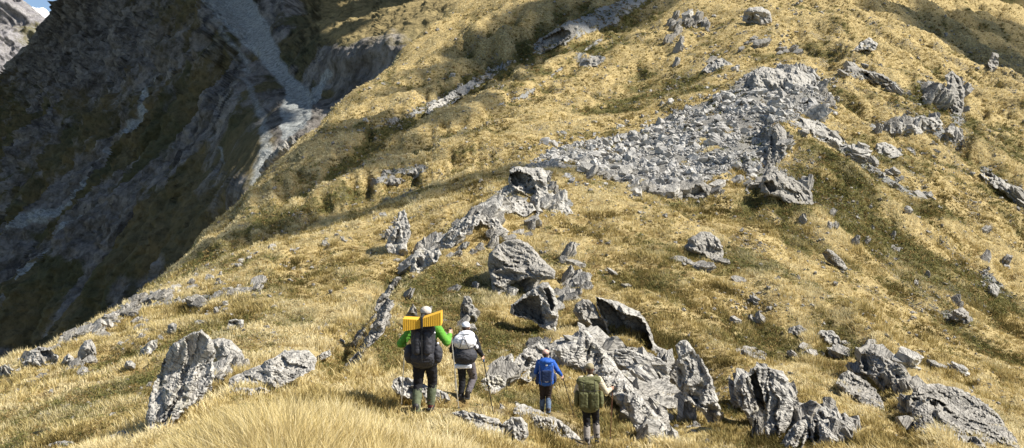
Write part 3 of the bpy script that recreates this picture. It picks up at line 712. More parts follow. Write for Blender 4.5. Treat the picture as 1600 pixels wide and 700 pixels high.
T('small boulders left under the cave rock',[(783,304),(788,291),(796,288),(806,294),(812,303),(800,310),(789,311)],.1,.9,seed=32,sp=2.5)
T('pale flank rock right below the cave rock',[(838,322),(850,308),(862,300),(876,308),(890,322),(896,334),(880,338),(860,334),(846,332)],.6,.5,seed=33,sp=3)
T('broad rounded boulder on the shrub slope above the hikers',[(762,410),(764,396),(775,384),(790,376),(806,373),(825,379),(836,392),(852,408),(868,424),(866,436),(846,438),(826,434),(806,440),(790,450),(778,468),(769,460),(768,438)],.35,.75,seed=34,strata=(.6,1),mat=ROCKD,sp=3)
T('small white stone in shrubs left of the broad rounded boulder',[(736,448),(738,441),(744,439),(749,443),(748,451),(740,453)],.05,.9,seed=35,sp=2)
T('black fronted boulder above the blue hiker',[(797,490),(798,476),(815,463),(835,450),(847,441),(857,441),(866,455),(872,475),(872,498),(868,520),(858,519),(847,512),(830,500),(812,497)],.05,.9,seed=36,sp=2.7,dark=[[(802,478),(820,466),(842,462),(846,480),(848,508),(832,498),(815,494),(803,492)],[(850,450),(858,452),(866,478),(862,488),(856,470)]])
T('brown grey rock between the two black fronted boulders',[(895,487),(900,474),(910,467),(920,468),(930,477),(936,494),(950,501),(953,528),(938,523),(922,514),(908,504)],.1,.8,seed=37,sp=3,mat=ROCKD,dark=[[(922,498),(936,498),(950,506),(951,525),(936,519),(924,508)]])
T('largest black fronted slab with a sunlit top strip',[(930,463),(942,466),(950,468),(966,471),(982,480),(1000,487),(1012,505),(1018,520),(1022,535),(1040,550),(1036,558),(1018,556),(990,548),(965,536),(950,524),(944,503),(933,482)],.05,.9,seed=38,sp=2.7,dark=[[(932,467),(946,470),(962,484),(978,491),(998,496),(1010,510),(1017,535),(1018,552),(1002,550),(985,545),(965,533),(953,522),(947,502),(936,482)]])
T('steep spiky grey crag behind the green backpack',[(903,503),(913,508),(922,522),(934,536),(945,548),(960,566),(976,588),(990,606),(1002,620),(992,640),(978,655),(962,628),(945,606),(938,590),(925,578),(905,570),(884,572),(870,556),(862,545),(880,536),(900,537),(906,525)],.3,.6,seed=39,strata=(1,-.5),sp=3.2)
T('lower spiky crag running to the bottom edge right of the green backpack hiker',[(975,596),(996,612),(1012,632),(1030,652),(1046,672),(1056,694),(1058,712),(1030,704),(1010,698),(996,676),(984,655),(975,632)],.3,.6,seed=40,strata=(1,-.6),sp=3.5,base=(1020,690))
T('layered grey rock under the largest black fronted slab',[(958,560),(962,545),(978,544),(992,549),(1012,556),(1032,560),(1045,573),(1047,598),(1036,606),(1016,603),(998,594),(980,586),(966,576)],.1,.8,seed=41,strata=(.3,1),sp=3,dark=[[(1016,580),(1022,578),(1042,600),(1034,604)]])
T('tall pale upright slab right of the layered rock',[(1055,540),(1062,533),(1072,531),(1084,545),(1100,568),(1112,590),(1120,618),(1127,648),(1121,668),(1106,660),(1094,640),(1074,626),(1060,604),(1056,580),(1060,565)],.12,.75,seed=42,strata=(1,.1),sp=3.2)
T('white block between the layered rock and tall pale slab',[(1008,612),(1014,603),(1028,600),(1044,609),(1042,622),(1028,627),(1014,624)],.2,.8,seed=43,sp=3)
T('low white stones under the white block',[(1016,640),(1030,632),(1046,628),(1052,616),(1060,626),(1058,646),(1040,650),(1024,648)],.3,.7,seed=44,sp=3)
T('dark wedge rock in the gap beside the tall pale slab',[(1046,600),(1048,584),(1053,576),(1058,584),(1060,600),(1054,606)],.05,.9,seed=45,sp=3,mat=ROCKD)
T('fallen slab pile left of the blue hiker',[(786,578),(800,568),(812,553),(830,540),(846,531),(858,537),(862,548),(848,556),(836,568),(820,580),(802,590),(788,592)],.3,.6,seed=46,strata=(1,.9),sp=3,dark=[[(822,560),(830,556),(826,572),(818,574)]])
T('lower slab of the pile left of the blue hiker',[(806,600),(818,584),(834,570),(842,575),(838,588),(824,600),(812,606)],.3,.6,seed=47,strata=(1,.9),sp=3)
T('long pale flat slab on the path below the blue hiker',[(800,648),(806,630),(822,632),(840,640),(862,650),(884,664),(902,680),(918,696),(914,708),(890,704),(868,684),(842,668),(818,658)],.6,.4,seed=48,sp=3)
T('grey round rock at the bottom left of the path slab',[(782,688),(784,664),(798,652),(814,651),(824,662),(826,680),(816,692),(798,698)],.05,.9,seed=49,sp=3)
T('broad flat pale rock at the bottom centre',[(706,645),(722,641),(745,646),(765,651),(780,655),(788,668),(787,684),(772,689),(752,685),(738,672),(724,656)],.35,.6,seed=50,strata=(.3,1),sp=3)
T('pale rock on the path right of the white backpack hiker',[(746,606),(752,594),(764,586),(780,586),(792,592),(790,604),(778,612),(766,620),(754,614)],.3,.7,seed=51,sp=3)
T('white rock behind the feet of the green jacket hiker',[(611,604),(616,592),(624,588),(640,590),(654,597),(676,606),(700,616),(704,626),(690,632),(660,632),(636,626),(618,616)],.2,.7,seed=52,sp=3)
T('tall dark rock post behind the white backpack hiker',[(718,505),(719,480),(725,462),(733,462),(741,478),(746,498),(742,508),(728,511)],.03,.9,seed=53,sp=2.7,mat=ROCKD,strata=(1,0))
T('pointed rock just behind the rolled yellow mats',[(630,500),(637,488),(645,474),(651,483),(654,502)],.03,.9,seed=54,sp=2.7,base=(640,520),mat=ROCKD)
T('speckled rock on the golden slope above the black fronted slabs',[(1068,388),(1078,372),(1094,362),(1110,362),(1124,374),(1131,395),(1128,411),(1114,408),(1100,402),(1084,396)],.25,.7,seed=55,sp=3,mat=ROCKD)
T('big dark cleft crag left half, lower right',[(1150,628),(1149,600),(1158,584),(1170,582),(1180,600),(1186,640),(1192,668),(1178,668),(1166,650)],.05,.8,seed=56,strata=(1,.1),sp=3,dark=[[(1166,590),(1180,598),(1188,640),(1190,664),(1180,660),(1170,620)]])
T('big crag with vertical cracks in the lower right',[(1168,596),(1172,576),(1184,571),(1204,575),(1224,580),(1232,592),(1233,615),(1240,632),(1237,658),(1228,672),(1216,690),(1206,700),(1196,680),(1192,650),(1180,625)],.08,.8,seed=57,strata=(1,.12),sp=3.2,dark=[[(1172,588),(1180,582),(1190,612),(1200,650),(1194,668),(1186,640),(1178,610)]])
T('jagged white slabs at the bottom right of the cracked crag',[(1212,712),(1222,690),(1232,672),(1246,658),(1258,655),(1268,668),(1272,690),(1274,712)],.1,.8,seed=58,strata=(1,-.3),sp=3,base=(1245,694),dark=[[(1262,664),(1266,668),(1270,700),(1264,690)]])
T('grey rounded block right of the jagged white slabs',[(1266,700),(1266,665),(1276,640),(1290,634),(1304,642),(1314,662),(1316,690),(1308,712),(1276,712)],.1,.9,seed=59,sp=3.2,base=(1290,694),dark=[[(1272,655),(1278,660),(1280,690),(1273,690)]])
T('grassy topped slab left of the huge slab',[(1306,600),(1312,586),(1324,578),(1344,588),(1366,606),(1380,628),(1384,646),(1362,640),(1340,626),(1320,616)],.5,.5,seed=60,sp=3,mat=ROCKD,strata=(.6,1))
T('huge flat brown grey slab in the lower right corner',[(1422,622),(1428,606),(1446,600),(1470,600),(1496,606),(1530,622),(1556,644),(1574,668),(1590,690),(1604,712),(1460,712),(1436,690),(1424,655)],.55,.45,seed=61,sp=4,mat=ROCKD,strata=(.6,1),base=(1500,694))
T('dark edged ledge at the upper left of the huge slab',[(1344,580),(1345,552),(1352,544),(1368,551),(1384,560),(1410,570),(1424,588),(1420,606),(1400,598),(1380,590),(1362,588)],.3,.6,seed=62,sp=3,mat=ROCKD,dark=[[(1346,556),(1353,553),(1358,578),(1350,580)]])
T('pair of grey blocks above the lower right gully',[(1274,524),(1282,516),(1300,516),(1312,528),(1315,545),(1304,550),(1292,538),(1280,534)],.15,.8,seed=63,sp=3)
T('small weathered block on the golden spur',[(1228,522),(1233,512),(1248,507),(1260,514),(1262,524),(1244,528)],.2,.8,seed=64,sp=3,mat=ROCKD)
T('dark pointed slab leaning on the green hollow',[(1284,396),(1292,389),(1302,392),(1316,406),(1326,420),(1318,425),(1302,414),(1290,406)],.1,.7,seed=65,sp=2.7,mat=ROCKD)
T('low pale rock face in the golden slope right of the crags',[(1146,548),(1160,540),(1180,542),(1198,552),(1196,562),(1174,562),(1156,558)],.5,.5,seed=66,sp=3,mat=ROCKD)
T('square grey summit block on the top ridge',[(1160,33),(1162,18),(1172,11),(1190,10),(1203,18),(1206,35),(1194,40),(1176,38)],.05,.9,seed=67,sp=3)
T('flat grey rocks beside the ragged outcrop',[(1098,110),(1108,98),(1128,90),(1144,100),(1148,108),(1130,110),(1114,116)],.4,.5,seed=70,sp=3)
T('broken tower at the head of the scree field',[(1176,135),(1180,112),(1192,104),(1210,108),(1232,106),(1256,112),(1270,122),(1264,140),(1240,146),(1214,150),(1196,152),(1184,148)],.4,.6,seed=71,sp=3,dark=[[(1192,112),(1200,112),(1196,124)]])
T('pale slabs on the spur right of the scree field',[(1226,200),(1232,188),(1250,184),(1270,186),(1288,194),(1300,206),(1318,216),(1324,226),(1304,230),(1284,222),(1262,214),(1242,212)],.5,.5,seed=72,sp=3)
T('dark crag at the right border of the scree field',[(1198,250),(1203,222),(1206,200),(1216,192),(1228,204),(1232,224),(1226,244),(1214,262),(1204,268)],.6,.6,seed=73,sp=2.8,mat=ROCKD,strata=(1,.2),dark=[[(1203,204),(1212,202),(1214,232),(1206,244)]])
T('broad grey crag under the scree field on the right',[(1188,300),(1192,276),(1204,264),(1220,270),(1236,278),(1252,286),(1268,300),(1272,318),(1254,322),(1232,318),(1214,308),(1200,306)],.2,.7,seed=74,sp=3,mat=ROCKD,dark=[[(1194,286),(1206,282),(1214,296),(1204,302)]])
T('dark slabs below the scree edge behind the knoll',[(1056,304),(1064,292),(1082,288),(1100,284),(1112,292),(1108,306),(1090,312),(1070,312)],.2,.7,seed=75,sp=2.8,mat=ROCKD,dark=[[(1066,296),(1084,294),(1100,298),(1086,306)]])
T('large grey block at the near lip of the scree',[(1018,305),(1022,296),(1036,290),(1048,294),(1046,304),(1032,308)],.2,.7,seed=76,sp=2.7)
T('dark undercut ledge on the upper right slope',[(1318,112),(1324,103),(1342,106),(1362,112),(1380,116),(1394,126),(1394,138),(1378,132),(1356,124),(1336,120)],.15,.7,seed=77,sp=2.7,mat=ROCKD,dark=[[(1350,114),(1378,120),(1392,130),(1378,130),(1356,122)]])
T('big layered bluff on the upper right slope',[(1438,152),(1452,142),(1470,146),(1480,132),(1476,118),(1488,110),(1500,122),(1508,142),(1506,166),(1500,184),(1488,180),(1484,164),(1466,164),(1448,160)],.25,.7,seed=78,sp=2.8,mat=ROCKD,strata=(1,.6),dark=[[(1448,146),(1476,152),(1484,160),(1460,160)]])
T('row of white blocks on the right slope',[(1382,204),(1390,192),(1404,188),(1414,194),(1424,184),(1440,180),(1452,184),(1466,182),(1474,194),(1464,206),(1446,204),(1432,212),(1416,210),(1398,212)],.3,.6,seed=79,sp=2.8,strata=(1,.1))
T('broken white blocks at the right end of the block row',[(1476,206),(1484,196),(1496,198),(1504,212),(1500,224),(1488,226),(1480,216)],.2,.7,seed=80,sp=2.8)
T('grey rock pile left of the white block row',[(1364,238),(1370,224),(1384,222),(1400,230),(1412,242),(1398,246),(1382,248)],.3,.6,seed=81,sp=2.8)
T('pale ledge above the white block row',[(1330,82),(1344,66),(1358,58),(1372,68),(1368,78),(1350,78)],.5,.5,seed=82,sp=3)
T('flat pale ledges at the right edge',[(1530,268),(1546,270),(1566,280),(1584,296),(1604,310),(1604,320),(1580,310),(1556,294),(1538,282)],.5,.5,seed=83,sp=3)
T('grey face in the right hollow near the edge',[(1544,96),(1550,82),(1560,84),(1560,104),(1552,118),(1546,112)],.2,.6,seed=84,sp=3,mat=ROCKD)
T('striped small crag low on the right slope',[(1486,500),(1490,484),(1504,480),(1514,488),(1516,504),(1502,510)],.1,.8,seed=85,sp=2.8,mat=ROCKD,strata=(1,0))
T('white cracked stone on the far right slope',[(1542,460),(1544,446),(1554,442),(1562,450),(1558,464),(1550,466)],.1,.8,seed=86,sp=2.7)
T('dark twin boulders on the middle slope',[(632,278),(638,268),(650,262),(658,266),(656,276),(644,282)],.1,.9,seed=87,sp=2.3,dark=[[(634,272),(648,272),(650,278),(638,280)]])
T('low dark boulder left of the twin boulders',[(600,289),(604,282),(618,278),(628,278),(626,288),(612,292)],.1,.9,seed=88,sp=2.3,mat=ROCKD)
T('dark rock bluff at the left foot of the golden slope',[(404,268),(412,254),(424,240),(440,224),(456,212),(464,222),(452,234),(436,248),(420,262),(408,272)],.3,.6,seed=89,sp=3,mat=ROCKD)
T('light slab patch on the middle of the golden slope',[(664,176),(676,162),(696,150),(716,138),(734,126),(744,130),(732,144),(712,158),(692,170),(676,180)],.8,.3,seed=90,sp=3)
T('dark ribbed bluff high on the golden slope',[(840,80),(848,58),(866,46),(888,38),(904,40),(900,54),(882,66),(862,78),(846,84)],.3,.5,seed=91,sp=2.8,mat=ROCKD,strata=(1,0),dark=[[(846,62),(880,46),(894,50),(866,72),(848,78)]])
T('small crag with ribs on the upper middle slope',[(904,102),(912,94),(926,90),(938,86),(944,94),(934,102),(918,106)],.3,.5,seed=92,sp=2.6,mat=ROCKD)
T('tawny rock patch right of the rib, upper left slope',[(700,122),(704,114),(712,114),(711,121)],.1,.9,seed=93,sp=2)
print('traced',time.time()-T0)

def plate_mesh(name,seed,mat,nplates,thin):
    """a broken book of schist plates: each plate an angular slab with clean fracture faces"""
    rn=np.random.default_rng(seed); bm=bmesh.new(); z=-.5*nplates*thin
    for s in range(nplates):
        t=thin*rn.uniform(.6,1.5); L=rn.uniform(.34,.52); Wd=rn.uniform(.16,.30); cx=rn.uniform(-.10,.10); cy=rn.uniform(-.05,.05); k=rn.integers(5,8)
        a0=rn.uniform(0,6.28); up=[];lo=[]; sk=rn.uniform(-.05,.05,2)
        for q in range(k):
            th=a0+6.2832*(q+rn.uniform(-.3,.3))/k; r=rn.uniform(.8,1.15); px,py=cx+math.cos(th)*L*r,cy+math.sin(th)*Wd*r
            up.append(bm.verts.new((px+sk[0],py+sk[1],z+t+rn.uniform(-.12,.12)*t+px*rn.normal(0,.04)))); lo.append(bm.verts.new((px*rn.uniform(.9,1.06),py*rn.uniform(.9,1.06),z)))
        r=bmesh.ops.convex_hull(bm,input=up+lo)
        d=[g for g in r['geom_interior'] if isinstance(g,bmesh.types.BMVert) and g.is_valid]
        if d: bmesh.ops.delete(bm,geom=d,context='VERTS')
        z+=t*.86
    bmesh.ops.triangulate(bm,faces=bm.faces)
    for c in range(2): bmesh.ops.subdivide_edges(bm,edges=bm.edges,cuts=1,use_grid_fill=True)
    v=np.array([q.co[:] for q in bm.verts])
    d=np.stack([fbm(v[:,0]*4+seed,v[:,1]*4,v[:,2]*14,oct=4,seed=seed+k,gain=.6) for k in range(3)],1)*np.array([.035,.035,.03])
    for q,e in zip(bm.verts,d): q.co+=Vector(e)
    me=bpy.data.meshes.new(name); bm.to_mesh(me); bm.free(); me.materials.append(mat); return me
PL={ROCK.name:[plate_mesh('crag',700+i,ROCK,[4,3,5,2,4,6,3,5][i],[.10,.13,.08,.17,.11,.07,.15,.09][i]) for i in range(8)],
    ROCKD.name:[plate_mesh('crag',740+i,ROCKD,[4,3,5,2,4][i],[.10,.13,.08,.17,.11][i]) for i in range(5)]}
CRAGS=[]
def crags(label,group,line,n,size,tilt,jit,mat=None,seed=1,fwd=.28):
    rg=random.Random(seed)
    for i in range(n):
        t=rg.random()*(len(line)-1); i0=int(t); f=t-i0
        u=line[i0][0]*(1-f)+line[i0+1][0]*f+rg.gauss(0,jit); v=line[i0][1]*(1-f)+line[i0+1][1]*f+rg.gauss(0,jit*.6)
        y=hit(u,v)
        if y is None or y>430: continue
        L=rg.uniform(*size)*(1.35 if rg.random()<.14 else 1)*1.12*y/F; a=R(tilt+rg.gauss(0,12)); y2=y-fwd*L
        p=Vector(((u-CX)/F*y2,y2,(VH-v)/F*y2))
        ex=Vector((math.cos(a),rg.uniform(-.3,.5),math.sin(a))).normalized()
        pn=Vector((-math.sin(a),0,math.cos(a))); 
        if rg.random()<.35 and abs(tilt)>50: pn=-pn
        ez=(pn*rg.uniform(.5,1.)+Vector((0,-1,0))*rg.uniform(.15,1.)); ez=(ez-ex*ez.dot(ex)).normalized(); ey=ez.cross(ex)
        pm=rg.choice(PL[(mat or (ROCK if rg.random()<.6 else ROCKD)).name])
        M=Matrix((ex,ey,ez)).transposed().to_4x4(); CRAGS.append((L/y*F,pm,Matrix.Translation(p)@M@Matrix.Diagonal((L,L*rg.uniform(.8,1.3),L*rg.uniform(.8,1.5),1)),label,group))
        for k in range(3): BASES.append((u+rg.uniform(-.4,.4)*L/y*F,v+.25*L/y*F))
crags('jagged tilted slab in the spiky outcrop behind and right of the olive backpack','slabs of the spiky outcrop',[(885,560),(920,545),(955,580),(985,620),(1020,660),(1040,690)],46,(26,64),-55,13,seed=21)
crags('broken layered slab below the largest black fronted rock','slabs below the black fronted rock',[(960,560),(1000,570),(1045,590),(1040,640)],22,(22,50),-35,9,seed=22)
crags('stacked slab rising to the right behind the blue hiker','slabs behind the blue hiker',[(785,585),(815,565),(845,545),(870,560)],26,(20,50),38,8,seed=23)
crags('upright split slab round the cracked crag at the lower right','split slabs at the lower right crag',[(1150,630),(1190,660),(1235,665),(1300,660),(1320,690)],24,(30,66),82,10,seed=24)
crags('angular slab in the ridge outcrop chain left of the cave rock','slabs of the ridge outcrop chain',[(635,410),(690,390),(735,345),(790,322),(870,322)],46,(16,44),42,8,seed=25)
crags('angular slab of the small crag left of the outcrop chain','slabs of the small left crag',[(606,388),(622,350),(640,370)],6,(16,34),75,7,seed=26)
crags('grey slab breaking the left skyline ridge','slabs of the left skyline',[(20,578),(105,535),(190,490),(240,468),(300,440)],34,(12,34),28,6,seed=27)
crags('grey slab in the rock line on the left slope','slabs of the left rock line',[(300,478),(360,462),(420,440)],9,(12,30),25,6,seed=28)
crags('broken slab of the ragged outcrop under the summit block','slabs of the ragged upper outcrop',[(1040,105),(1060,70),(1062,30),(1095,35),(1112,48)],22,(9,24),60,7,seed=29)
crags('slab of the rocky patch between the summit block and the scree','slabs above the scree',[(1105,105),(1150,75),(1190,65),(1215,90),(1240,75)],16,(9,24),30,8,seed=30)
crags('dark weathered ledge rock on the upper right slope','ledges of the upper right slope',[(1320,108),(1370,118),(1400,140)],9,(12,30),-25,6,mat=ROCKD,seed=31)
crags('weathered rock face in the bluff near the upper right corner','faces of the upper right bluff',[(1440,150),(1480,155),(1505,130),(1500,180)],11,(14,34),60,8,mat=ROCKD,seed=32)
crags('upright white slab in the block row on the right slope','upright slabs of the right block row',[(1375,205),(1410,195),(1460,192),(1505,215)],14,(14,32),70,5,seed=33)
crags('grey crag piece in the broad crag under the scree','pieces of the crag under the scree',[(1185,285),(1215,285),(1270,310)],10,(16,38),65,8,mat=ROCKD,seed=34)
crags('pale slab leaning along the right hand spur','leaning slabs of the right spur',[(1235,195),(1300,220),(1370,262),(1445,312)],16,(12,34),-30,7,seed=35)
crags('slab of the broken tower at the head of the scree','slabs of the scree head tower',[(1180,125),(1220,118),(1275,130),(1290,160)],15,(12,32),50,8,seed=36)
crags('ledge rock at the right picture edge','ledges of the right edge',[(1530,270),(1570,290),(1605,320)],7,(12,30),-30,5,seed=37)
crags('dark edged rock along the gully by the huge slab','rocks of the gully edge',[(1345,560),(1385,580),(1425,610),(1430,670)],16,(22,50),-35,8,mat=ROCKD,seed=38)
crags('small dark crag rock beside the twin boulders','rocks by the twin boulders',[(590,288),(655,272)],5,(10,22),20,5,mat=ROCKD,seed=39)
crags('rough rock packed around the cave rock','rocks around the cave rock',[(785,300),(860,275),(870,310)],7,(14,30),50,7,seed=40)
crags('weathered rock half sunk in the right slope','sunk rocks of the right slope',[(1270,350),(1400,400),(1500,470),(1570,430),(1540,350),(1300,380)],16,(10,28),60,18,mat=ROCKD,seed=41)
crags('low rock half sunk in the golden slope above the crags','sunk rocks of the golden slope',[(900,410),(1000,440),(1120,400),(1200,520),(1290,540)],12,(12,32),-20,18,mat=ROCKD,seed=42)
crags('rock half buried on the shrub slope above the hikers','sunk rocks of the shrub slope',[(560,540),(620,470),(700,430),(760,480),(720,520)],18,(14,36),55,12,mat=ROCKD,seed=43)
crags('big slab along the lower right edge of the scree field','big slabs of the scree edge',[(900,258),(960,282),(1030,300),(1100,292),(1180,290),(1206,230),(1290,170)],44,(12,34),25,8,seed=44)
crags('embedded grey slab between the broad rounded boulder and the black fronted rocks','embedded slabs of the central spine',[(780,470),(830,445),(880,470),(900,440),(860,400)],22,(16,40),40,12,seed=45)
crags('grey slab in the spine between the outcrop chain and the shrub slope','slabs of the upper spine',[(700,400),(760,370),(790,380),(830,350)],16,(14,34),40,9,seed=46)
crags('pale slab on the left shoulder below the skyline','slabs of the left shoulder',[(30,600),(110,585),(160,540),(230,520),(200,480)],16,(12,30),25,12,seed=47)
crags('rock outcropping in the lower right golden slope','outcrops of the lower right slope',[(1250,560),(1330,545),(1420,560),(1540,580),(1590,610)],10,(16,40),-25,12,seed=48)
crags('upright jagged slab in the gap between the spiky outcrop and the tall pale slab','upright slabs of the central gap',[(1040,560),(1060,600),(1075,640),(1110,660)],12,(24,50),75,9,seed=49)
crags('slab leaning against the foot of the big tilted boulder','slabs by the big tilted boulder',[(240,660),(300,640),(345,580),(385,575)],9,(20,46),55,7,seed=50)
crags('shattered slab on the flank of the cracked lower right crag','flank slabs of the cracked crag',[(1160,620),(1190,610),(1215,620),(1230,660),(1290,665)],20,(34,66),84,6,seed=51,fwd=.5)
crags('thin slab standing out of the spiky outcrop face','face slabs of the spiky outcrop',[(905,530),(940,570),(975,610),(1020,650),(1045,690)],16,(28,56),-52,7,seed=52,fwd=.6)
CRAGS.sort(key=lambda c:-c[0])
for px,pm,M,label,group in CRAGS[:298]:
    o=bpy.data.objects.new('crag',pm); COL.objects.link(o); o.matrix_world=M; tag(o,label,'rock',group)
V=[];Fc=[];off=0; cache={}
for px,pm,M,label,group in CRAGS[298:]:
    if pm.name not in cache:
        pm.calc_loop_triangles(); cache[pm.name]=(np.array([q.co[:] for q in pm.vertices]),np.array([t.vertices[:] for t in pm.loop_triangles]))
    b,f=cache[pm.name]; A=np.array(M); V.append(b@A[:3,:3].T+A[:3,3]); Fc.append(f+off); off+=len(b)
if V: tag(link('broken_rock',np_mesh('broken_rock',np.concatenate(V),np.concatenate(Fc),smooth=False),ROCKD),'small broken grey rock showing through the turf along the outcrops','rock debris',kind='stuff')
print('crags',len(CRAGS),time.time()-T0)
# loose stones: a few shapes, copied
def stone_mesh(name,seed,flat,mat,slabs=1,smooth=False):
    rn=np.random.default_rng(seed); bm=bmesh.new()
    for s in range(slabs):
        n=14; p=rn.normal(size=(n,3)); p/=np.linalg.norm(p,axis=1)[:,None]; p*=rn.uniform(.75,1.,(n,1)); p*=np.array([.5,.36,flat*.5])*(1 if s==0 else rn.uniform(.45,.8))
        if s: p+=rn.uniform(-.3,.3,3)*np.array([1,1,.4])
        a=rn.uniform(0,6.28); c,s_=math.cos(a),math.sin(a); p=p@np.array([[c,s_,0],[-s_,c,0],[0,0,1]])
        vs=[bm.verts.new(q) for q in p]; r=bmesh.ops.convex_hull(bm,input=vs)
        bmesh.ops.delete(bm,geom=[g for g in r['geom_interior'] if isinstance(g,bmesh.types.BMVert)],context='VERTS')
    bmesh.ops.triangulate(bm,faces=bm.faces)
    bmesh.ops.subdivide_edges(bm,edges=bm.edges,cuts=1,use_grid_fill=True)
    v=np.array([q.co[:] for q in bm.verts]); d=np.stack([fbm(v[:,0]*5+seed,v[:,1]*5,v[:,2]*9,oct=3,seed=seed+k) for k in range(3)],1)*.09
    for q,e in zip(bm.verts,d): q.co+=Vector(e)
    me=bpy.data.meshes.new(name); bm.to_mesh(me); bm.free(); me.materials.append(mat); return me
ST=[stone_mesh('stone',300+i,[.8,.5,.62,.35,.7,.45,.9,.3][i],ROCK,[1,2,1,1,2,1,1,2][i]) for i in range(8)]
SCM=[stone_mesh('scree_block',400+i,[.7,.4,.5,.3,.8,.35][i],ROCKF,[1,1,2,1,1,1][i]) for i in range(6)]
def place_stone(u,v,px,rng,label,group,pool=ST,name='stone',sink=.2,cat='stone',steep=.6):
    y=hit(u,v)
    if y is None or y>420: return
    s=px*y/F; x=(u-CX)/F*y
    o=bpy.data.objects.new(name,rng.choice(pool)); COL.objects.link(o)
    o.location=(x,y,float(ground_z(x,y))+s*(.12-sink*.3)); o.rotation_euler=(rng.uniform(-steep,steep),rng.uniform(-steep,steep),rng.uniform(0,6.28))
    o.scale=(s*rng.uniform(.8,1.25),s*rng.uniform(.8,1.25),s*rng.uniform(.8,1.4))
    k='flat_rock' if 'slab' in label else ('rock' if 'rock' in label else ('block' if 'block' in label else None))
    if k and name=='stone': o.name=k; cat=k.replace('_',' ')
    tag(o,label,cat,group)
rng=random.Random(5)
def along(line,n,jit,px,label,group,**k):
    for i in range(n):
        t=rng.random()*(len(line)-1); i0=int(t); f=t-i0
        u=line[i0][0]*(1-f)+line[i0+1][0]*f+rng.gauss(0,jit); v=line[i0][1]*(1-f)+line[i0+1][1]*f+rng.gauss(0,jit*.6)
        place_stone(u,v,px*rng.uniform(.45,1.25)*(1 if rng.random()>.12 else 1.6),rng,label,group,**k)
along([(20,578),(60,560),(105,528),(150,508),(190,490),(240,468),(290,445),(330,430),(400,402)],58,5,17,'pale slab lying along the crest of the left skyline ridge','slabs along the left skyline ridge')
along([(300,478),(330,468),(360,460),(395,448),(420,440)],20,6,15,'pale slab in the line of rocks across the left grassy slope','slabs across the left slope')
along([(225,560),(260,500),(300,500),(380,500),(440,470)],16,20,11,'grey stone among the grass of the left slope','stones in the left slope')
along([(505,380),(530,375),(550,378)],7,5,12,'pale stone in the short row at the top of the left grassy bowl','stones at the top of the bowl')
along([(395,400),(430,390),(470,400),(580,350),(600,340)],14,8,12,'pale stone along the upper edge of the left grassy bowl','stones on the bowl edge')
along([(555,510),(530,520),(545,480)],5,6,9,'small stone in the hollow left of the tilted rib','stones by the tilted rib')
along([(600,400),(640,430),(690,395),(740,340),(790,325),(830,335),(870,335)],34,9,15,'broken grey rock scattered along the outcrop chain on the ridge','broken rocks along the outcrop chain')
along([(770,300),(740,285),(690,300)],10,12,8,'stone on the slope just left of the cave rock','stones left of the cave rock')
along([(880,380),(960,370),(1040,400),(1000,330),(940,440),(900,350)],16,16,10,'grey stone half buried in the golden knoll','stones in the golden knoll')
along([(1080,440),(1160,470),(1240,500),(1120,500)],14,22,9,'small stone in the long golden slope right of the crags','stones in the golden slope')
along([(1040,640),(1080,660),(1100,690),(1010,660)],14,12,13,'broken rock at the foot of the tall pale slab','broken rocks under the pale slab')
along([(790,575),(800,600),(840,560),(860,600),(870,560)],22,9,16,'fallen rock in the pile behind the blue hiker','fallen rocks behind the blue hiker')
along([(900,560),(940,600),(960,640),(985,580)],18,11,15,'splintered rock around the spiky crag','splinters around the spiky crag')
along([(600,650),(640,665),(580,660),(700,690)],9,12,14,'pale stone on the trampled path below the green jacket hiker','stones on the path')
along([(730,600),(720,620),(770,640),(830,625),(870,640),(910,655)],12,9,12,'path stone between the hikers','stones between the hikers')
along([(1150,590),(1200,580),(1240,640),(1300,640),(1320,690),(1230,690)],16,9,18,'angular rock around the cracked crag','angular rocks by the cracked crag')
along([(1290,420),(1330,440),(1380,390),(1420,330),(1350,330)],18,22,10,'grey stone in the green hollow on the right','stones in the green hollow')
along([(1380,200),(1440,200),(1500,215),(1440,240),(1330,240)],26,9,12,'white block on the right hand slope beside the block row','loose blocks by the block row')
along([(1270,200),(1330,235),(1380,270),(1430,295),(1470,330)],22,6,13,'pale slab lying along the right spur','slabs along the right spur')
along([(1420,130),(1480,150),(1500,180),(1350,120),(1560,130)],18,10,10,'rock around the layered bluff','rocks around the layered bluff')
along([(1520,270),(1560,290),(1600,320),(1580,420),(1540,450)],16,9,11,'ledge stone near the right picture edge','stones at the right edge')
along([(1040,110),(1060,60),(1100,50),(1130,100),(1080,30),(1180,60),(1240,60),(1010,150)],44,9,9,'broken rock on the upper ridge slope','broken rocks on the upper ridge')
along([(1210,50),(1260,25),(1300,10),(1160,20),(1240,80)],16,10,9,'rock near the square summit block','rocks near the summit block')
along([(560,208),(640,178),(700,152),(760,118),(800,95)],40,5,8,'grey rock in the pale streak across the golden slope','rocks in the slope streak')
along([(840,80),(900,45),(960,15),(780,120)],22,8,8,'rock under the dark ribbed bluff','rocks under the ribbed bluff')
along([(560,150),(600,160),(500,200),(620,190),(680,120),(540,130)],14,10,7,'pale stone low on the far golden slope','stones on the far golden slope')
along([(580,290),(690,240),(820,160),(900,230),(760,250)],14,14,7,'stone on the middle of the golden slope','stones on the middle slope')
along([(1350,560),(1400,620),(1450,590),(1560,640),(1330,640)],12,14,14,'stone beside the huge slab','stones beside the huge slab')
along([(40,610),(140,590),(230,530),(330,500),(430,470),(520,430)],34,22,10,'small pale stone strewn on the left shoulder between the skyline and the bowl','small stones of the left shoulder')
along([(1150,440),(1280,480),(1420,470),(1540,540)],18,24,9,'small stone on the broad lower right slope','small stones of the lower right slope')
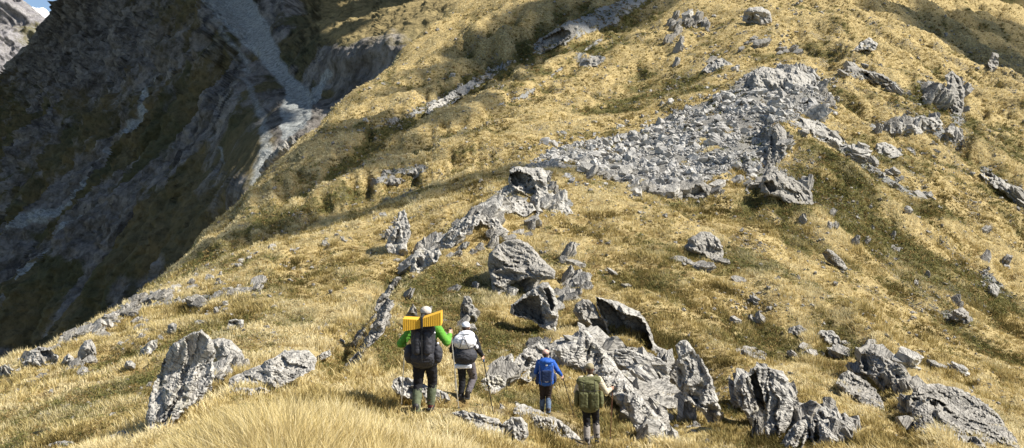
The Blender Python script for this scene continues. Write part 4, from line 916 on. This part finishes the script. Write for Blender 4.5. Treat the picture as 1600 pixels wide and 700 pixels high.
# scree field
pts=[]
while len(pts)<9500:
    u=rng.uniform(790,1310); v=rng.uniform(95,310)
    if bool(inpoly(np.array([u]),np.array([v]),SCREE)[0]) or (rng.random()<.10 and edge_dist(np.array([u]),np.array([v]),SCREE)[0]<rng.uniform(4,34)): 
        pts.append((u,v,rng.lognormvariate(math.log(6.2),.5)))
nzv=fbm(np.array([p[0] for p in pts])/28,np.array([p[1] for p in pts])/16,oct=3,seed=91)
pts=[p for p,q in zip(pts,nzv) if q<.19]
pts.sort(key=lambda p:-p[2])
for u,v,px in pts[:300]:
    place_stone(u,v,min(px*1.3,26),rng,'one of the larger pale blocks in the scree field','larger blocks of the scree field',pool=SCM,name='scree_block',sink=.1,steep=.9,cat='rock')
base=[(np.array([q.co[:] for q in m.vertices]),np.array([list(p.vertices) for p in m.polygons if len(p.vertices)==3]+[])) for m in SCM]
V=[];Fc=[];off=0
for u,v,px in pts[300:]:
    y=hit(u,v)
    if y is None or y>300: continue
    s=px*y/F; x=(u-CX)/F*y; b,f=rng.choice(base)
    M=np.array(Matrix.Rotation(rng.uniform(0,6.28),3,'Z')@Matrix.Rotation(rng.uniform(-.9,.9),3,'X')@Matrix.Rotation(rng.uniform(-.9,.9),3,'Y'))
    V.append((b*np.array([1,.9,1.2])*s)@M.T+np.array([x,y,float(ground_z(x,y))+s*.08])); Fc.append(f+off); off+=len(b)
me=np_mesh('scree',np.concatenate(V),np.concatenate(Fc),smooth=False)
tag(link('scree',me,ROCKF),'pale grey scree of small broken slabs','scree',kind='stuff')
# rubble: small stones strewn through the grass
x,y,z,mk,u,v=sample(15000,14,330,np.clip(.04+MT[...,1]*1.2+np.clip(fbm(XG/8,YG/8,oct=3,seed=601),0,1)*.5,0,2))
V=[];Fc=[];off=0
for i in range(len(x)):
    if mk[i,1]>.8 and 790<u[i]<1310: continue
    s=min(rng.lognormvariate(math.log(4.6),.55),15)*y[i]/F*(.6+.4*min(1,30/y[i])); b,f=rng.choice(base)
    M=np.array(Matrix.Rotation(rng.uniform(0,6.28),3,'Z')@Matrix.Rotation(rng.uniform(-.6,.6),3,'X'))
    V.append((b*np.array([1,.9,1.1])*s)@M.T+np.array([x[i],y[i],z[i]+s*.12])); Fc.append(f+off); off+=len(b)
me=np_mesh('rubble',np.concatenate(V),np.concatenate(Fc),smooth=False)
tag(link('rubble',me,ROCKD),'small grey rubble strewn through the grass','rubble',kind='stuff')
print('rocks',time.time()-T0)
# longer grass grown up against the rocks
B_=np.array(BASES); B_=B_[(B_[:,1]<715)]
bu=B_[:,0]+RNG.normal(0,3,len(B_)); bv=B_[:,1]+RNG.uniform(-1,6,len(B_)); by=hitv(bu,bv); ok=(by<260)&(RNG.random(len(B_))<.8); bu,by=bu[ok],by[ok]
bx=(bu-CX)/F*by; near=by<45
for sel,nb,s2 in ((near,12,True),(~near,7,False)):
    X_,Y_=bx[sel],by[sel]; n=len(X_)
    if n: blades(X_,Y_,ground_z(X_,Y_),(.13+.10*RNG.random(n))*(1+Y_*.004),.12+.001*Y_,.008+.0009*Y_,tone_at(X_,Y_)+RNG.normal(0,.12,n),nb,s2)
V=np.concatenate(GV); C=np.concatenate(GC)
me=np_mesh('tussock_grass',V,[np.concatenate(GF4),np.concatenate(GF3)],smooth=False); setcol(me,'tint',C)
tag(link('tussock_grass',me,GRASS),'golden dry tussock grass covering the slopes','grass',kind='stuff')
print('grass',len(V),time.time()-T0)
# ---------------------------------------------------------------- hikers
def fabric(name,col,rough=.85,spec=.25,var=.25,sc=14,bd=.006):
    m=MB(name,rough,spec); v=m.coord(); n=m.noise(v,sc,5,.65); n2=m.noise(v,sc*6,3,.6)
    c=m.mix(m.ramp(n,[(.35,var*2),(.6,0.)]),col,tuple(x*.6 for x in col))
    return m.out(c,m.bump(m.math('ADD',n,m.math('MULTIPLY',n2,.3)),bd,1.))
SKIN=fabric('skin',(.55,.33,.23),.55,.4,.08,9,.001); HAIR=fabric('hair',(.10,.055,.03),.6,.4,.5,60,.004)
GREENJ=fabric('green_jacket_cloth',(.12,.34,.04)); BLACK=fabric('black_cloth',(.016,.016,.019)); SAGE=fabric('sage_gaiter_cloth',(.13,.15,.09),var=.5,sc=7)
CHAR=fabric('charcoal_pack_cloth',(.035,.035,.042),.7,.4); WHITE=fabric('white_cover_cloth',(.82,.82,.84),.7,.3,.12); CREAM=fabric('cream_hat_cloth',(.62,.54,.45)); 
YEL=fabric('yellow_foam',(.74,.42,.045),.8,.2,.1,30,.003); GREY=fabric('grey_trouser_cloth',(.13,.115,.12)); BLUE=fabric('blue_cloth',(.018,.10,.42),.7,.35); NAVY=fabric('navy_cloth',(.02,.035,.09))
DBROWN=fabric('dark_brown_trouser_cloth',(.035,.024,.02)); BLGREY=fabric('blue_grey_gaiter_cloth',(.12,.17,.25)); OLIVEP=fabric('olive_pack_cloth',(.135,.135,.06),.8,.25,.2); BEIGE=fabric('beige_shirt_cloth',(.58,.50,.36)); 
PINK=fabric('peach_hat_cloth',(.68,.42,.33)); LGREY=fabric('pale_grey_gaiter_cloth',(.30,.27,.24)); MAROON=fabric('maroon_boot_leather',(.17,.035,.045),.6,.4); BOOT=fabric('dark_boot_leather',(.03,.027,.025),.55,.4); TAN=fabric('khaki_cap_cloth',(.30,.25,.15))
def plain(name,c,r=.5,metal=0.):
    m=bpy.data.materials.new(name); m.use_nodes=True; b=m.node_tree.nodes['Principled BSDF']; b.inputs['Base Color'].default_value=(*c,1); b.inputs['Roughness'].default_value=r; b.inputs['Metallic'].default_value=metal; return m
ALU=plain('pale_pole_metal',(.72,.72,.70),.35,.6); DARKP=plain('dark_pole_metal',(.04,.045,.05),.4,.5); GRIP=plain('black_grip_rubber',(.02,.02,.02),.8); BGRIP=plain('blue_grip_rubber',(.02,.12,.30),.7); BROWNP=plain('copper_pole_paint',(.22,.10,.06),.45,.2)
def V3(*a): return Vector(a)
def cap(bm,a,ra,b,rb,seg=14):
    a=Vector(a); b=Vector(b); d=b-a; L=d.length or 1e-4; q=d.to_track_quat('Z','Y').to_matrix()
    rings=[]; prof=[(-ra*math.cos(t),ra*math.sin(t)) for t in (0.35,.8,1.2)]+[(0,ra),(L,rb)]+[(L+rb*math.cos(t),rb*math.sin(t)) for t in (1.2,.8,.35)]
    for z,r in prof:
        rings.append([bm.verts.new(a+q@Vector((r*math.cos(k*6.2832/seg),r*math.sin(k*6.2832/seg),z))) for k in range(seg)])
    for r0,r1 in zip(rings[:-1],rings[1:]):
        for k in range(seg): bm.faces.new((r0[k],r0[(k+1)%seg],r1[(k+1)%seg],r1[k]))
    bm.faces.new(rings[0][::-1]); bm.faces.new(rings[-1])
def ell(bm,c,r,rot=None):
    M=Matrix.Translation(Vector(c))@(rot.to_4x4() if rot else Matrix.Identity(4))@Matrix.Diagonal((*r,1))
    bmesh.ops.create_uvsphere(bm,u_segments=20,v_segments=14,radius=1,matrix=M)
def rbox(bm,c,s,r=.04,rot=None,taper=1.):
    M=Matrix.Translation(Vector(c))@(rot.to_4x4() if rot else Matrix.Identity(4))@Matrix.Diagonal((s[0],s[1],s[2],1))
    g=bmesh.ops.create_cube(bm,size=1)
    for v in g['verts']:
        if v.co.z>0: v.co.x*=taper; v.co.y*=taper
        v.co=M@v.co
    es=list({e for v in g['verts'] for e in v.link_edges})
    bmesh.ops.bevel(bm,geom=es,offset=min(r,.45*min(s)),segments=3,affect='EDGES',profile=.6)
def solid(name,bm,mat,parent,voxel=.012,wr=0.,ws=9.,smooth=2,seed=0):
    """fuse everything in bm into one continuous skin"""
    me=bpy.data.meshes.new(name); bm.to_mesh(me); bm.free()
    o=bpy.data.objects.new(name,me); COL.objects.link(o)
    if voxel:
        m=o.modifiers.new('r','REMESH'); m.mode='VOXEL'; m.voxel_size=voxel; m.use_smooth_shade=True
        s=o.modifiers.new('s','SMOOTH'); s.iterations=smooth; s.factor=.5
        dg=bpy.context.evaluated_depsgraph_get(); dg.update(); new=bpy.data.meshes.new_from_object(o.evaluated_get(dg)); o.modifiers.clear(); o.data=new; me=new
    if wr:
        n=len(me.vertices); v=np.empty(n*3,np.float32); me.vertices.foreach_get('co',v); v=v.reshape(-1,3); nn=np.empty(n*3,np.float32); me.vertices.foreach_get('normal',nn); nn=nn.reshape(-1,3)
        d=fbm(v[:,0]*ws,v[:,1]*ws,v[:,2]*ws*1.7,oct=3,seed=seed,ridged=True)*wr
        me.vertices.foreach_set('co',(v+nn*d[:,None]).astype(np.float32).ravel()); me.update()
    me.polygons.foreach_set('use_smooth',np.full(len(me.polygons),True)); me.name=name
    me.materials.clear(); me.materials.append(mat); o.parent=parent; return o
def root(name,label,cat,loc,rz,sc=1.,group=None):
    o=bpy.data.objects.new(name,None); COL.objects.link(o); o.location=loc; o.rotation_euler=(0,0,rz); o.scale=(sc,sc,sc); o.empty_display_size=.2
    return tag(o,label,cat,group)
def grip_hand(bm,g,ax,w,side):
    """palm, four fingers and thumb closed round a pole through g with axis ax; w points to the wrist"""
    ax=Vector(ax).normalized(); w=Vector(w); w=(w-ax*w.dot(ax)).normalized(); t=ax.cross(w)*side
    pc=g+w*.034
    cap(bm,pc+ax*.034,.017,pc-ax*.034,.015); cap(bm,pc+ax*.012+w*.012,.024,pc+w*.035,.026)
    for i in range(4):
        o=ax*((1.5-i)*.021); r=[.0095,.0098,.0094,.0082][i]; L=[.95,1.05,1.,.82][i]; pts=[]
        for a in (20,85,150,215*L): a=R(a); pts.append(g+o+(w*math.cos(a)+t*math.sin(a))*(.026 if a>.5 else .034))
        for p,q in zip(pts[:-1],pts[1:]): cap(bm,p,r,q,r*.92,8)
    b=pc+ax*.03+t*-.012; m=g+ax*.045-t*.026; e=g+ax*.038-t*.012-w*.024
    cap(bm,b,.014,m,.012,8); cap(bm,m,.012,e,.010,8)
def trek_pole(label,loc,grip,tip,gmat,smat,group='trekking poles of the hikers'):
    grip=Vector(grip); tip=Vector(tip); d=(tip-grip).normalized(); o=root('trekking_pole',label,'trekking pole',tip,0,1.,group)
    L=(tip-grip).length; up=-d
    def part(n,fn,m): 
        bm=bmesh.new(); fn(bm); return solid(n,bm,m,o,0)
    def shaft(bm):
        cap(bm,up*.05,.008,up*L*.42,.009,10); cap(bm,up*L*.42,.0098,up*(L-.03),.0098,10)
    part('shaft',shaft,smat)
    part('tip',lambda bm:cap(bm,V3(0,0,-.02),.003,up*.06,.006,8),DARKP)
    part('basket',lambda bm:ell(bm,up*.075,(.026,.026,.006)),GRIP)
    part('grip',lambda bm:(cap(bm,up*(L-.09),.0145,up*(L+.055),.017,12),ell(bm,up*(L+.06),(.021,.021,.016))),gmat)
    def loop(bm):
        c=up*(L+.02)+V3(0,.0,-.03)
        p=[c+V3(math.cos(a)*.03,.02,math.sin(a)*.06-.02) for a in [k*.785 for k in range(9)]]
        for a,b in zip(p[:-1],p[1:]): cap(bm,a,.005,b,.005,6)
    part('wrist_strap',loop,GRIP)
    return o
def hiker(cfg):
    u,v=cfg['foot']; y=cfg.get('y') or hit(u,v); x=(u-CX)/F*y; z=float(ground_z(x,y)); H=cfg['px']*y/F; s=H/1.77
    print('hiker',cfg['key'],'dist',round(y,1),'height',round(H,2))
    rz=R(cfg.get('yaw',0)); loc=V3(x,y,z-.02); M=Matrix.Translation(loc)@Matrix.Rotation(rz,4,'Z')@Matrix.Diagonal((s,s,s,1))
    P=root('person',cfg['label'],'person',loc,rz,s,'hikers walking down the ridge')
    J={k:Vector(q) for k,q in cfg['J'].items()}
    # ---- body (one continuous skin)
    bm=bmesh.new()
    hip=J['pelvis']; ch=J['chest']; nk=J['neck']; hd=J['head']
    ell(bm,hip,(.155,.105,.12)); cap(bm,hip,.125,(hip+ch)/2,.115); cap(bm,(hip+ch)/2,.12,ch,.14); ell(bm,ch,(.175,.115,.15))
    cap(bm,ch+V3(0,0,.1),.075,nk,.055); cap(bm,nk,.052,hd-V3(0,0,.06),.052)
    ell(bm,hd+V3(0,0,.02),(.077,.098,.105)); ell(bm,hd+V3(0,.03,-.055),(.055,.062,.058))
    ell(bm,hd+V3(0,.105,-.012),(.013,.02,.024)); cap(bm,hd+V3(-.02,.088,-.055),.008,hd+V3(.02,.088,-.055),.008)      # nose, mouth
    for sx in (-1,1):
        ell(bm,hd+V3(sx*.079,-.005,0),(.012,.022,.032)); ell(bm,hd+V3(sx*.032,.09,.018),(.014,.01,.009))             # ears, eyes
    for sd,sx in (('L',-1),('R',1)):
        sh,el,ha=J['sh'+sd],J['el'+sd],J['ha'+sd]; cap(bm,ch+V3(sx*.08,0,.1),.08,sh,.06); cap(bm,sh,.055,el,.04)
        wr=ha+(el-ha).normalized()*.085; cap(bm,el,.04,wr,.027)
        ax=Vector(cfg['axis'+sd]); grip_hand(bm,ha,-ax,(wr-ha),sx); cap(bm,wr,.026,ha+(wr-ha)*.5,.026)
        hj=J['hip'+sd]; kn=J['kn'+sd]; an=J['an'+sd]
        cap(bm,hj,.095,kn,.058); cap(bm,kn,.057,kn+(an-kn)*.35,.056); cap(bm,kn+(an-kn)*.35,.056,an,.036)
        cap(bm,an,.038,an+V3(0,.13,-.045),.032); cap(bm,an,.036,an+V3(0,-.03,-.04),.03)
    solid('body',bm,SKIN,P,.0085,smooth=1)
    # ---- hair, hat
    bm=bmesh.new(); ell(bm,hd+V3(0,-.018,.03),(.085,.09,.104)); ell(bm,hd+V3(0,-.06,-.04),(.062,.045,.06)); solid('hair',bm,cfg.get('hairmat',HAIR),P,.012,.004,30)
    bm=bmesh.new(); ell(bm,hd+V3(0,-.005,.068),(.094,.108,.078)); 
    br=cfg.get('brim','cap')
    if br=='cap': ell(bm,hd+V3(0,.12,.062),(.075,.075,.010))
    else: ell(bm,hd+V3(0,0,.058),(.155,.165,.011))
    solid('hat',bm,cfg['hat'],P,.009,.003,14)
    # ---- jacket
    bm=bmesh.new(); ell(bm,hip+V3(0,0,.06),(.175,.13,.10)); cap(bm,hip+V3(0,0,.05),.15,ch,.15); ell(bm,ch,(.205,.14,.165)); cap(bm,ch+V3(0,0,.1),.10,nk-V3(0,0,.01),.07)
    for sd,sx in (('L',-1),('R',1)):
        sh,el,ha=J['sh'+sd],J['el'+sd],J['ha'+sd]; wr=ha+(el-ha).normalized()*.08
        cap(bm,ch+V3(sx*.09,0,.09),.10,sh,.08); cap(bm,sh,.078,el,.062); cap(bm,el,.062,wr,.042)
    jk=solid('jacket',bm,cfg['jacket'],P,.012,.010,11,seed=cfg['key'])
    # ---- trousers, gaiters, boots
    bm=bmesh.new(); ell(bm,hip-V3(0,0,.01),(.175,.13,.12))
    for sd in 'LR':
        hj,kn,an=J['hip'+sd],J['kn'+sd],J['an'+sd]; cap(bm,hj,.112,kn,.075); cap(bm,kn,.075,kn+(an-kn)*.85,.058)
    solid('trousers',bm,cfg['trousers'],P,.012,.012,9,seed=cfg['key']+4)
    for i,sd in enumerate('LR'):
        kn,an=J['kn'+sd],J['an'+sd]
        if cfg.get('gaiter'):
            bm=bmesh.new(); cap(bm,kn+(an-kn)*.12,.070,kn+(an-kn)*.5,.077); cap(bm,kn+(an-kn)*.5,.077,an+V3(0,0,.0),.064); ell(bm,an+V3(0,.04,-.02),(.06,.09,.04)); solid('gaiter',bm,cfg['gaiter'],P,.01,.006,12)
        bt=bmesh.new(); cap(bt,an+V3(0,-.01,.06),.056,an+V3(0,-.01,-.03),.055); cap(bt,an+V3(0,0,-.035),.05,an+V3(0,.15,-.05),.043); ell(bt,an+V3(0,.16,-.05),(.052,.06,.04))
        b=solid('boot',bt,cfg['boots'][i],P,.01)
        st=bmesh.new(); rbox(st,an+V3(0,.055,-.085),(.105,.30,.035),.015); solid('sole',st,GRIP,b,0)
    return P,J,M,s,loc,rz
def W(M,p): return M@Vector(p)
def stick(M,J,side,tipxy,label,gm,sm):
    g=W(M,J['ha'+side]); t=W(M,(*tipxy,0)); t.z=float(ground_z(t.x,t.y))-.01
    trek_pole(label,None,g,t,gm,sm)
def pole_axis(hand,tip): return (Vector(tip)-Vector(hand)).normalized()
def straps(pack,pts,mat,w=.006,name='strap'):
    for pl in pts:
        bm=bmesh.new()
        for a,b in zip(pl[:-1],pl[1:]): cap(bm,a,w,b,w,8)
        solid(name,bm,mat,pack,0)
def shoulder_straps(pk,J,mat,top=1.47):
    for sx in (-1,1):
        bm=bmesh.new(); p=[V3(sx*.09,-.15,top-.05),V3(sx*.105,-.05,top+.075),V3(sx*.115,.07,top+.03),V3(sx*.13,.13,top-.12),V3(sx*.15,.10,top-.32),V3(sx*.17,-.08,top-.42)]
        for a,b in zip(p[:-1],p[1:]): cap(bm,a,.026,b,.024,8)
        solid('shoulder_strap',bm,mat,pk,.012)
    bm=bmesh.new(); p=[V3(math.sin(a)*.21,math.cos(a)*.155-.0,.98) for a in [R(t) for t in range(-150,151,30)]]
    for a,b in zip(p[:-1],p[1:]): cap(bm,a,.03,b,.03,8)
    solid('hip_belt',bm,mat,pk,.012)
def std(lean=0.,**k):
    J=dict(pelvis=(0,0,.95),chest=(0,.04+lean,1.30),neck=(0,.07+lean,1.48),head=(0,.13+lean,1.615),shL=(-.19,.03+lean,1.42),shR=(.19,.03+lean,1.42),
      hipL=(-.09,0,.91),hipR=(.09,0,.91),knL=(-.10,.05,.50),knR=(.10,.05,.50),anL=(-.10,0,.11),anR=(.10,.02,.11))
    J.update(k); return J

# 1 green jacket
J=std(.02,knL=(-.12,.05,.50),anL=(-.13,-.14,.12),knR=(.11,.16,.52),anR=(.08,.14,.15),elL=(-.40,-.02,1.17),haL=(-.36,.22,1.10),elR=(.36,.02,1.19),haR=(.41,.20,1.33))
tL=(-.47,.55);tR=(.53,.45)
P,J,M,s,loc,rz=hiker(dict(key=1,foot=(664,646),px=168,J=J,axisL=pole_axis(J['haL'],(*tL,0)),axisR=pole_axis(J['haR'],(*tR,0)),jacket=GREENJ,trousers=BLACK,gaiter=SAGE,boots=(BOOT,MAROON),hat=CREAM,
   label='hiker in a bright green jacket carrying a black backpack with yellow foam mats'))
stick(M,J,'L',tL,'pale trekking pole in the left hand of the green jacket hiker',GRIP,ALU); stick(M,J,'R',tR,'pale trekking pole in the right hand of the green jacket hiker',GRIP,ALU)
pk=root('backpack','black backpack with two big pouches on the green jacket hiker','backpack',loc,rz,s,'backpacks worn by the hikers'); pk.scale=(s*1.1,s,s*1.03)
bm=bmesh.new(); rbox(bm,(0,-.245,1.17),(.33,.24,.60),.08,taper=1.05); ell(bm,(0,-.24,.93),(.20,.15,.13)); solid('main_bag',bm,CHAR,pk,.012,.010,10)
bm=bmesh.new(); ell(bm,(0,-.25,1.48),(.17,.15,.075)); solid('lid',bm,CHAR,pk,.012,.008,12)
for sx in (-1,1):
    bm=bmesh.new(); cap(bm,(sx*.065,-.40,1.36),.055,(sx*.075,-.42,1.10),.062); ell(bm,(sx*.07,-.40,1.22),(.07,.07,.17)); solid('pouch',bm,CHAR,pk,.012,.008,14)
    bm=bmesh.new(); ell(bm,(sx*.205,-.23,1.02),(.075,.10,.15)); solid('side_pocket',bm,CHAR,pk,.012,.010,12)
bm=bmesh.new(); ell(bm,(0,-.37,.99),(.17,.07,.11)); solid('bottom_pocket',bm,CHAR,pk,.012,.01,12)
bm=bmesh.new(); ell(bm,(.215,-.27,1.19),(.02,.02,.02)); ell(bm,(.17,-.33,1.37),(.018,.012,.018)); solid('bottle_cap',bm,WHITE,pk,.006)
shoulder_straps(pk,J,CHAR); straps(pk,[[(-.14,-.38,1.30),(0,-.45,1.27),(.14,-.38,1.30)],[(-.16,-.38,1.08),(0,-.46,1.06),(.16,-.38,1.08)],[(0,-.43,1.52),(0,-.47,1.30),(0,-.47,.95)]],GRIP,.007)
mt=root('sleeping_mat','yellow folded foam mats strapped in a bow across the black backpack','sleeping mat',loc,rz,s)
def fan(x0,x1,z0,z1,h0,h1,nf=6):
    bm=bmesh.new(); d=.13
    for k in range(nf):
        f0=(k-(nf-1)/2)/nf
        a=V3(x0,-.36,z0+f0*h0); b=V3(x1,-.36,z1+f0*h1)
        n=20
        rows=[]
        for i in range(n+1):
            t=i/n; c=a.lerp(b,t); th=(h0*(1-t)+h1*t)/nf*.49; w=.003*math.sin(i*math.pi)
            rg=.004*(i%2)
            rows.append([bm.verts.new(c+V3(0,-d-rg+.0*w,th)),bm.verts.new(c+V3(0,-d-rg,-th)),bm.verts.new(c+V3(0,d,-th)),bm.verts.new(c+V3(0,d,th))])
        for r0,r1 in zip(rows[:-1],rows[1:]):
            for j in range(4): bm.faces.new((r0[j],r0[(j+1)%4],r1[(j+1)%4],r1[j]))
        bm.faces.new(rows[0]); bm.faces.new(rows[-1][::-1])
    bmesh.ops.recalc_face_normals(bm,faces=bm.faces); return bm
def flat(o): o.data.polygons.foreach_set('use_smooth',np.full(len(o.data.polygons),False)); return o
flat(solid('foam_pad',fan(-.015,-.30,1.58,1.56,.13,.20),YEL,mt,0)); flat(solid('foam_pad',fan(.015,.31,1.60,1.66,.13,.21),YEL,mt,0))
bm=bmesh.new(); rbox(bm,(0,-.36,1.60),(.035,.30,.19),.01); solid('strap',bm,GRIP,mt,0)

# 2 white backpack cover
J=std(.08,chest=(.03,.12,1.29),knL=(-.07,.08,.50),anL=(-.10,.0,.11),knR=(.17,.20,.52),anR=(.05,-.04,.22),elL=(-.30,.08,1.16),haL=(-.27,.30,1.12),elR=(.30,.03,1.16),haR=(.38,.20,.98))
tL=(-.25,.50);tR=(.62,.45)
P,J,M,s,loc,rz=hiker(dict(key=2,foot=(727,629),px=126,J=J,axisL=pole_axis(J['haL'],(*tL,0)),axisR=pole_axis(J['haR'],(*tR,0)),jacket=BLACK,trousers=BLACK,boots=(BOOT,BOOT),hat=WHITE,
   label='hiker in a black top carrying a white covered backpack'))
bm=bmesh.new(); cap(bm,J['hipR'],.117,J['knR'],.083); cap(bm,J['knR'],.083,J['knR']+(J['anR']-J['knR'])*.8,.068); solid('trouser_leg',bm,GREY,P,.012,.010,10)
stick(M,J,'L',tL,'pale trekking pole in the left hand of the white backpack hiker',GRIP,ALU); stick(M,J,'R',tR,'dark trekking pole with blue grip held by the white backpack hiker',BGRIP,DARKP)
pk=root('backpack','backpack with a white upper cover and dark lower half','backpack',loc,rz,s,'backpacks worn by the hikers'); pk.scale=(s*1.1,s,s*1.03)
bm=bmesh.new(); ell(bm,(-.0,-.24,1.07),(.25,.19,.19)); rbox(bm,(0,-.2,1.15),(.36,.2,.4),.08); solid('main_bag',bm,CHAR,pk,.012,.012,9)
bm=bmesh.new(); ell(bm,(0,-.23,1.37),(.23,.18,.17)); ell(bm,(.03,-.2,1.48),(.17,.14,.11)); c=solid('rain_cover',bm,WHITE,pk,.012,.012,8)
bm=bmesh.new(); rbox(bm,(-.03,-.30,.865),(.34,.12,.085),.035); solid('waist_pouch',bm,WHITE,pk,.012,.008,12)
bm=bmesh.new(); ell(bm,(.235,-.16,1.24),(.035,.05,.05)); solid('side_pocket',bm,WHITE,pk,.01)
shoulder_straps(pk,J,CHAR); straps(pk,[[(-.02,-.40,1.50),(-.08,-.44,1.28)],[(.0,-.40,1.50),(.09,-.43,1.26)],[(-.09,-.35,1.53),(.1,-.33,1.54)]],GRIP,.007)

# 3 blue
J=std(.03,knL=(-.09,.10,.50),anL=(-.10,.06,.15),knR=(.07,.05,.50),anR=(.06,-.14,.12),elL=(-.27,.08,1.14),haL=(-.24,.30,1.05),elR=(.33,.0,1.20),haR=(.47,.16,1.0))
tL=(-.28,.55);tR=(.84,.5)
P,J,M,s,loc,rz=hiker(dict(key=3,foot=(853,646),px=100,J=J,axisL=pole_axis(J['haL'],(*tL,0)),axisR=pole_axis(J['haR'],(*tR,0)),jacket=BLUE,trousers=DBROWN,gaiter=BLGREY,boots=(BOOT,BOOT),hat=PINK,
   label='hiker in a blue jacket with a blue backpack and peach hat'))
stick(M,J,'R',tR,'dark trekking pole held out to the right by the blue jacket hiker',GRIP,DARKP)
pk=root('backpack','blue backpack with a dark mesh front pocket','backpack',loc,rz,s,'backpacks worn by the hikers'); pk.scale=(s*1.1,s,s*1.03)
bm=bmesh.new(); rbox(bm,(0,-.23,1.16),(.37,.24,.62),.09,taper=.95); ell(bm,(0,-.22,.94),(.21,.15,.12)); solid('main_bag',bm,BLUE,pk,.012,.010,10)
bm=bmesh.new(); ell(bm,(0,-.24,1.48),(.18,.16,.085)); solid('lid',bm,BLUE,pk,.012,.008,12)
bm=bmesh.new(); rbox(bm,(0,-.36,1.10),(.25,.07,.32),.03); solid('mesh_pocket',bm,NAVY,pk,.012,.006,12)
bm=bmesh.new(); ell(bm,(0,-.37,1.40),(.03,.012,.03)); solid('emblem',bm,WHITE,pk,.008)
for sx in (-1,1):
    bm=bmesh.new(); ell(bm,(sx*.2,-.22,1.02),(.055,.09,.13)); solid('side_pocket',bm,NAVY,pk,.012,.008,12)
bm=bmesh.new(); ell(bm,(-.22,-.05,.90),(.05,.05,.10)); solid('hip_pouch',bm,NAVY,pk,.012)
shoulder_straps(pk,J,NAVY); straps(pk,[[(-.17,-.33,1.38),(-.15,-.37,1.1),(-.12,-.36,.88)],[(.17,-.33,1.38),(.16,-.37,1.1),(.12,-.36,.88)],[(-.16,-.35,1.0),(0,-.41,.96),(.16,-.35,1.0)]],LGREY,.005)

# 4 olive
J=std(.05,knL=(-.07,.04,.50),anL=(-.07,-.12,.11),knR=(.13,.16,.52),anR=(.15,.10,.16),elL=(-.30,.05,1.14),haL=(-.24,.28,1.12),elR=(.35,.02,1.17),haR=(.50,.18,1.22))
tL=(-.1,.75);tR=(.46,.42)
P,J,M,s,loc,rz=hiker(dict(key=4,foot=(922,694),px=126,J=J,yaw=-4,axisL=pole_axis(J['haL'],(*tL,0)),axisR=pole_axis(J['haR'],(*tR,0)),jacket=BEIGE,trousers=BLACK,gaiter=LGREY,boots=(BOOT,BOOT),hat=TAN,brim='cap',
   label='hiker in a beige shirt carrying a big olive green backpack'))
stick(M,J,'R',tR,'thin copper coloured trekking pole held by the beige shirt hiker',GRIP,BROWNP)
pk=root('backpack','tall olive green backpack with a rolled top lid','backpack',loc,rz,s,'backpacks worn by the hikers'); pk.scale=(s*1.06,s,s*.99)
bm=bmesh.new(); rbox(bm,(-.04,-.25,1.16),(.36,.26,.64),.10,taper=1.12); ell(bm,(-.02,-.24,.92),(.20,.15,.12)); solid('main_bag',bm,OLIVEP,pk,.012,.012,9)
bm=bmesh.new(); cap(bm,(-.20,-.26,1.475),.085,(.13,-.26,1.52),.08); ell(bm,(-.03,-.26,1.46),(.2,.14,.07)); solid('lid',bm,OLIVEP,pk,.012,.012,11)
for sx in (-1,1):
    bm=bmesh.new(); rbox(bm,(sx*.11-.03,-.405,1.10),(.17,.07,.34),.03); solid('front_pocket',bm,OLIVEP,pk,.012,.008,12)
    bm=bmesh.new(); ell(bm,(sx*.245-.03,-.22,1.08),(.055,.10,.19)); solid('side_pocket',bm,OLIVEP,pk,.012,.01,12)
shoulder_straps(pk,J,OLIVEP); straps(pk,[[(-.15,-.41,1.5),(-.14,-.44,1.2),(-.13,-.42,.9)],[(.08,-.41,1.52),(.08,-.44,1.2),(.08,-.42,.9)],[(-.24,-.38,1.32),(0,-.43,1.30),(.19,-.38,1.32)],[(-.23,-.33,.90),(-.30,-.25,.82),(-.24,-.2,.74)]],BOOT,.006)
print('hikers',time.time()-T0)
# ---------------------------------------------------------------- light, sky, camera
w=bpy.data.worlds.new('World'); SC.world=w; w.use_nodes=True
nt=w.node_tree; bg=nt.nodes['Background']
sky=nt.nodes.new('ShaderNodeTexSky'); sky.sky_type='NISHITA'; sky.sun_disc=False
sky.sun_elevation=math.asin(SUN_DIR.z); sky.sun_rotation=math.atan2(SUN_DIR.x,SUN_DIR.y)
sky.altitude=1500; sky.dust_density=.6
nt.links.new(sky.outputs[0],bg.inputs['Color']); bg.inputs['Strength'].default_value=.075
sl=bpy.data.lights.new('sun','SUN'); sl.energy=4.9; sl.angle=R(.5); sl.color=(1,.95,.87)
so=bpy.data.objects.new('sun',sl); COL.objects.link(so); so.rotation_euler=SUN_DIR.to_track_quat('Z','Y').to_euler()
so.location=(60,-20,80)
cd=bpy.data.cameras.new('camera'); co=bpy.data.objects.new('camera',cd); COL.objects.link(co); SC.camera=co
co.location=(0,0,0); co.rotation_euler=(R(90),0,0)
cd.sensor_fit='HORIZONTAL'; cd.sensor_width=36; cd.lens=36*F/1600; cd.shift_y=-(350-VH)/1600; cd.clip_start=.1; cd.clip_end=30000
SC.view_settings.view_transform='Standard'; SC.view_settings.look='None'; SC.view_settings.exposure=.88; SC.view_settings.gamma=1
SC.cycles.max_bounces=5; SC.cycles.diffuse_bounces=3; SC.cycles.transparent_max_bounces=6
SC.cycles.use_adaptive_sampling=True
print('done',time.time()-T0, sum(len(o.data.polygons) for o in SC.objects if o.type=='MESH'))
